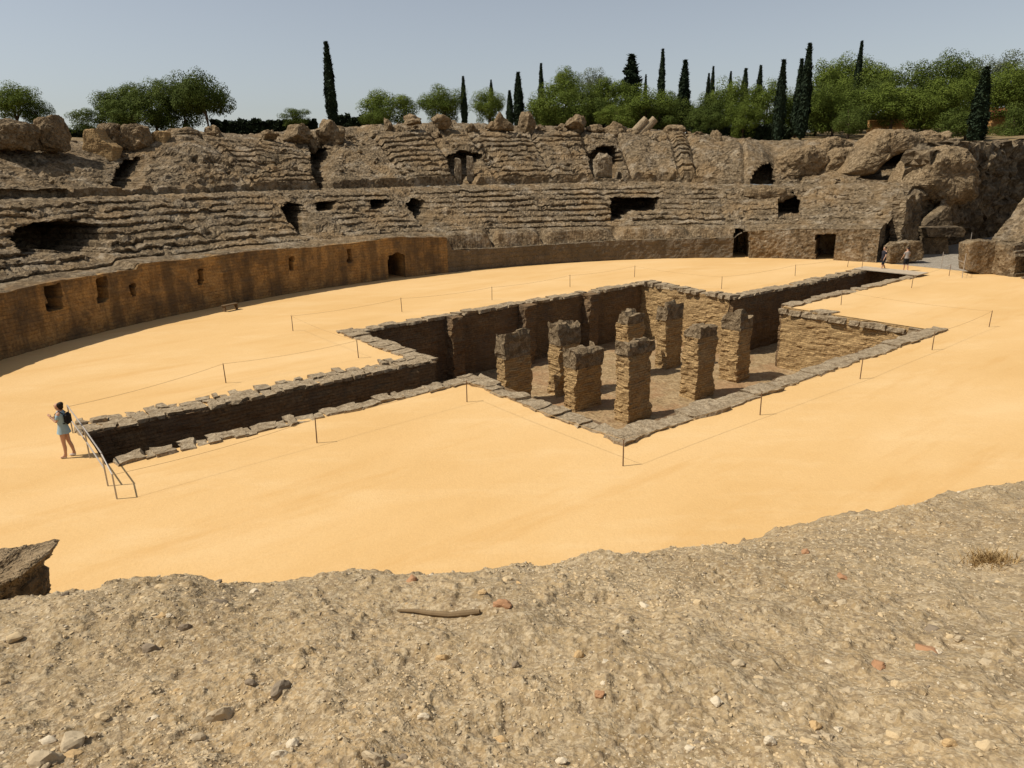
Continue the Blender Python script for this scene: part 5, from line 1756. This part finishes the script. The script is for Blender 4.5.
def person(loc, yaw, height, label, legL, legR, armL, armR, top, bottom, hair='bun', skirt=False, pack=None, group=None, top_long=0.0, shoe='shoe'):
    """faces +x before turning; legs: (hip swing, knee bend); arms: list of joint offsets (elbow, wrist) from the shoulder, x ahead, z up, in heights"""
    e = empty('person', loc, rz=yaw)
    tag(e, label, 'person', group)
    h = height
    V, E, Rr = [], [], []
    def add(p, r, prev=None):
        V.append(Vector(p) * h); Rr.append(tuple(q * h for q in r) if isinstance(r, tuple) else r * h)
        if prev is not None: E.append((prev, len(V) - 1))
        return len(V) - 1
    pel = add((0, 0, .515), (.072, .055))
    wa = add((0.0, 0, .60), (.060, .046), pel)
    ch = add((0.006, 0, .70), (.070, .054), wa)
    sh = add((0.0, 0, .80), (.062, .046), ch)
    nk = add((0.008, 0, .845), .028, sh)
    hd0 = add((0.018, 0, .875), (.040, .044), nk)
    hd1 = add((0.022, 0, .925), (.048, .056), hd0)
    hd2 = add((0.014, 0, .972), (.036, .044), hd1)
    add((0.062, 0, .912), .010, hd1)                                   # nose
    J = {}
    for s, (sw, kn), nm in ((1, legL, 'L'), (-1, legR, 'R')):
        hip = add((0, s * .052, .49), .052, pel)
        k = Vector((math.sin(sw) * .245, s * .050, .49 - math.cos(sw) * .245))
        mid = add((k + V[hip] / h) / 2 + Vector((0.006, 0, 0)), .047, hip)
        ki = add(k, .033, mid)
        a = k + Vector((-math.sin(kn - sw) * .235, 0, -math.cos(kn - sw) * .235))
        ca = add(k * .62 + a * .38 + Vector((-.010, 0, 0)), .033, ki)
        an = add(a, .020, ca)
        he = add(a + Vector((-.012, 0, -.022)), .018, an)
        add(a + Vector((.085, s * .012, -.024)), (.016, .013), an)
        J['leg' + nm] = (V[hip] / h, k, a)
    for s, (eo, wo), nm in ((1, armL, 'L'), (-1, armR, 'R')):
        so_ = add((0, s * .098, .795), .030, sh)
        el_ = Vector((0, s * .105, .795)) + Vector(eo) * 1.0
        m_ = add((V[so_] / h + el_) / 2, .026, so_)
        ei = add(el_, .021, m_)
        wr = el_ + Vector(wo)
        wi = add(wr, .014, ei)
        d = Vector(wo).normalized()
        pa_ = add(wr + d * .040, (.021, .011), wi)
        side = d.cross(Vector((0, 1, 0)))
        side = side.normalized() if side.length > .1 else Vector((1, 0, 0))
        for q, L in ((-.016, .040), (-.005, .047), (.006, .044), (.016, .034)):
            f1 = add(wr + d * (.052 + L * .45) + side * q, .0058, pa_)
            add(wr + d * (.052 + L * .95) + side * q * 1.05 - Vector((0, s, 0)) * .008, .0048, f1)
        t1 = add(wr + d * .030 + side * .026, .0062, pa_)
        add(wr + d * .052 + side * .034, .005, t1)
        J['arm' + nm] = (V[so_] / h, el_, wr)
    skin_mesh('body', V, E, Rr, M['skin'], e)
    # top
    def loft(name, rings, mat, seg=20):
        """rings: (x, y, z, depth radius, width radius)"""
        bm = bmesh.new(); prev = None
        for (x_, y_, z_, rx, ry) in rings:
            ring = [bm.verts.new((h * (x_ + rx * math.cos(q)), h * (y_ + ry * math.sin(q)), h * (z_ + .004 * math.sin(5 * q + z_ * 40)))) for q in (2 * math.pi * i / seg for i in range(seg))]
            if prev:
                for i in range(seg): bm.faces.new((prev[i], prev[(i + 1) % seg], ring[(i + 1) % seg], ring[i]))
            prev = ring
        return bm_obj(name, bm, mat, e, smooth=True)
    hem = .52 - top_long
    sp = max(abs(legL[0]), abs(legR[0]))
    o = loft('shirt', [(0, 0, hem, .080 + top_long * (.25 + sp), .104 + top_long * .12), (0, 0, .545, .078, .102), (0, 0, .60, .069, .090), (.004, 0, .68, .076, .098), (.004, 0, .75, .074, .106), (.002, 0, .795, .060, .106), (.003, 0, .822, .046, .070), (.006, 0, .838, .034, .040)], M[top])
    for nm in 'LR':
        s0, el_, wr = J['arm' + nm]
        skin_mesh('sleeve', [s0 * h, (s0 * .5 + el_ * .5) * h, (s0 * .25 + el_ * .75) * h], [(0, 1), (1, 2)], [.040 * h, .034 * h, .033 * h], M[top], o, 1)
    if not skirt:
        o = loft('shorts', [(0, 0, .46, .080, .104), (0, 0, .52, .077, .100), (0, 0, .56, .072, .094)], M[bottom])
        for nm in 'LR':
            hp, k, a_ = J['leg' + nm]
            q = [hp * (1 - f) + k * f for f in (0, .35, .7, .95)]
            loft('trouser_leg', [(v.x, v.y, v.z, r1, r1) for v, r1 in zip(q[::-1], (.050, .054, .058, .060))], M[bottom]).parent = o
    for nm in 'LR':
        hp, k, a_ = J['leg' + nm]
        P = [(a_ + Vector((-.020, 0, -.018))) * h, (a_ + Vector((.03, 0, -.022))) * h, (a_ + Vector((.092, 0, -.027))) * h]
        skin_mesh('shoe', P, [(0, 1), (1, 2)], [.024 * h, .024 * h, (.024 * h, .015 * h)], M[shoe], e, 1)
    # head details
    HV = [Vector((-.004, 0, .985)) * h, Vector((-.020, 0, .945)) * h, Vector((-.022, 0, .905)) * h]
    HR = [(.050 * h, .052 * h), (.060 * h, .064 * h), (.046 * h, .052 * h)]
    HE = [(0, 1), (1, 2)]
    if hair == 'bun':
        HV += [Vector((-.065, 0, .985)) * h]; HR += [.030 * h]; HE += [(1, 3)]; HV += [Vector((-.045, 0, .85)) * h]; HR += [.034 * h]; HE += [(2, 4)]
    elif hair == 'long':
        HV += [Vector((-.040, 0, .84)) * h, Vector((-.046, 0, .77)) * h]; HR += [.036 * h, .020 * h]; HE += [(2, 3), (3, 4)]
    skin_mesh('hair', HV, HE, HR, M['hair'], e)
    for s in (1, -1):
        bm = bmesh.new(); bmesh.ops.create_uvsphere(bm, u_segments=8, v_segments=6, radius=.0065 * h, matrix=Matrix.Translation(Vector((.066, s * .019, .932)) * h)); bm_obj('eye', bm, M['eye'], e)
    bm = bmesh.new(); bmesh.ops.create_uvsphere(bm, u_segments=8, v_segments=6, radius=.006 * h, matrix=Matrix.Translation(Vector((.060, 0, .889)) * h) @ Matrix.Diagonal((.6, 2.0, .55, 1))); bm_obj('mouth', bm, plain('lips', (.30, .11, .09)), e)
    if pack:
        bm = bmesh.new()
        bmesh.ops.create_cube(bm, size=1, matrix=Matrix.Translation(Vector((-.105, 0, .69)) * h) @ Matrix.Diagonal((.085 * h, .16 * h, .20 * h, 1)))
        bmesh.ops.bevel(bm, geom=bm.edges[:], offset=.03 * h, segments=3, affect='EDGES')
        bp = bm_obj('backpack', bm, M[pack])
        COL.objects.unlink(bp); COL.objects.link(bp)
        bp.parent = e
        for s in (1, -1):
            bm = bmesh.new(); path_tube(bm, [Vector(p) * h for p in ((-.07, s * .055, .78), (-.01, s * .062, .842), (.058, s * .06, .79), (.072, s * .062, .70), (.01, s * .078, .62), (-.07, s * .06, .61))], [.010 * h] * 6, 6)
            bm_obj('shoulder_strap', bm, M[pack], bp)
    # stand on the ground: the lowest ankle plus sole
    low = min(J['legL'][2].z, J['legR'][2].z) - .046
    for ch_ in e.children:
        ch_.location.z -= low * h
    return e


wp = on_z(69.5, 457)
person((wp[0], wp[1], 0), math.radians(190), 1.68, 'woman with dark bun, pale blue tunic and black backpack walking by the handrail', (0.09, 0.04), (-0.10, 0.12),
       ((.035, .02, -.135), (.085, -.05, .075)), ((.015, -.01, -.14), (.09, .05, .03)), 'paleblue', 'paleblue', 'bun', pack='black', top_long=0.09, skirt=True)
mp = on_z(882, 271)
person((mp[0], mp[1], 0), math.radians(200), 1.78, 'walker in dark clothes with pale shoes, left one of two by the gateway', (0.34, 0.15), (-0.30, 0.30),
       ((.05, .03, -.16), (.07, 0, -.12)), ((-.06, -.03, -.16), (.02, 0, -.14)), 'navy', 'black', 'short', group='two walkers by the gateway')
mp = on_z(905, 271)
person((mp[0], mp[1], 0), math.radians(100), 1.70, 'walker in a grey top and dark shorts, right one of two by the gateway', (0.12, 0.08), (-0.12, 0.15),
       ((.03, .04, -.16), (.08, 0, -.11)), ((.02, -.04, -.16), (.09, .02, -.09)), 'grey_t', 'black', 'short', group='two walkers by the gateway')
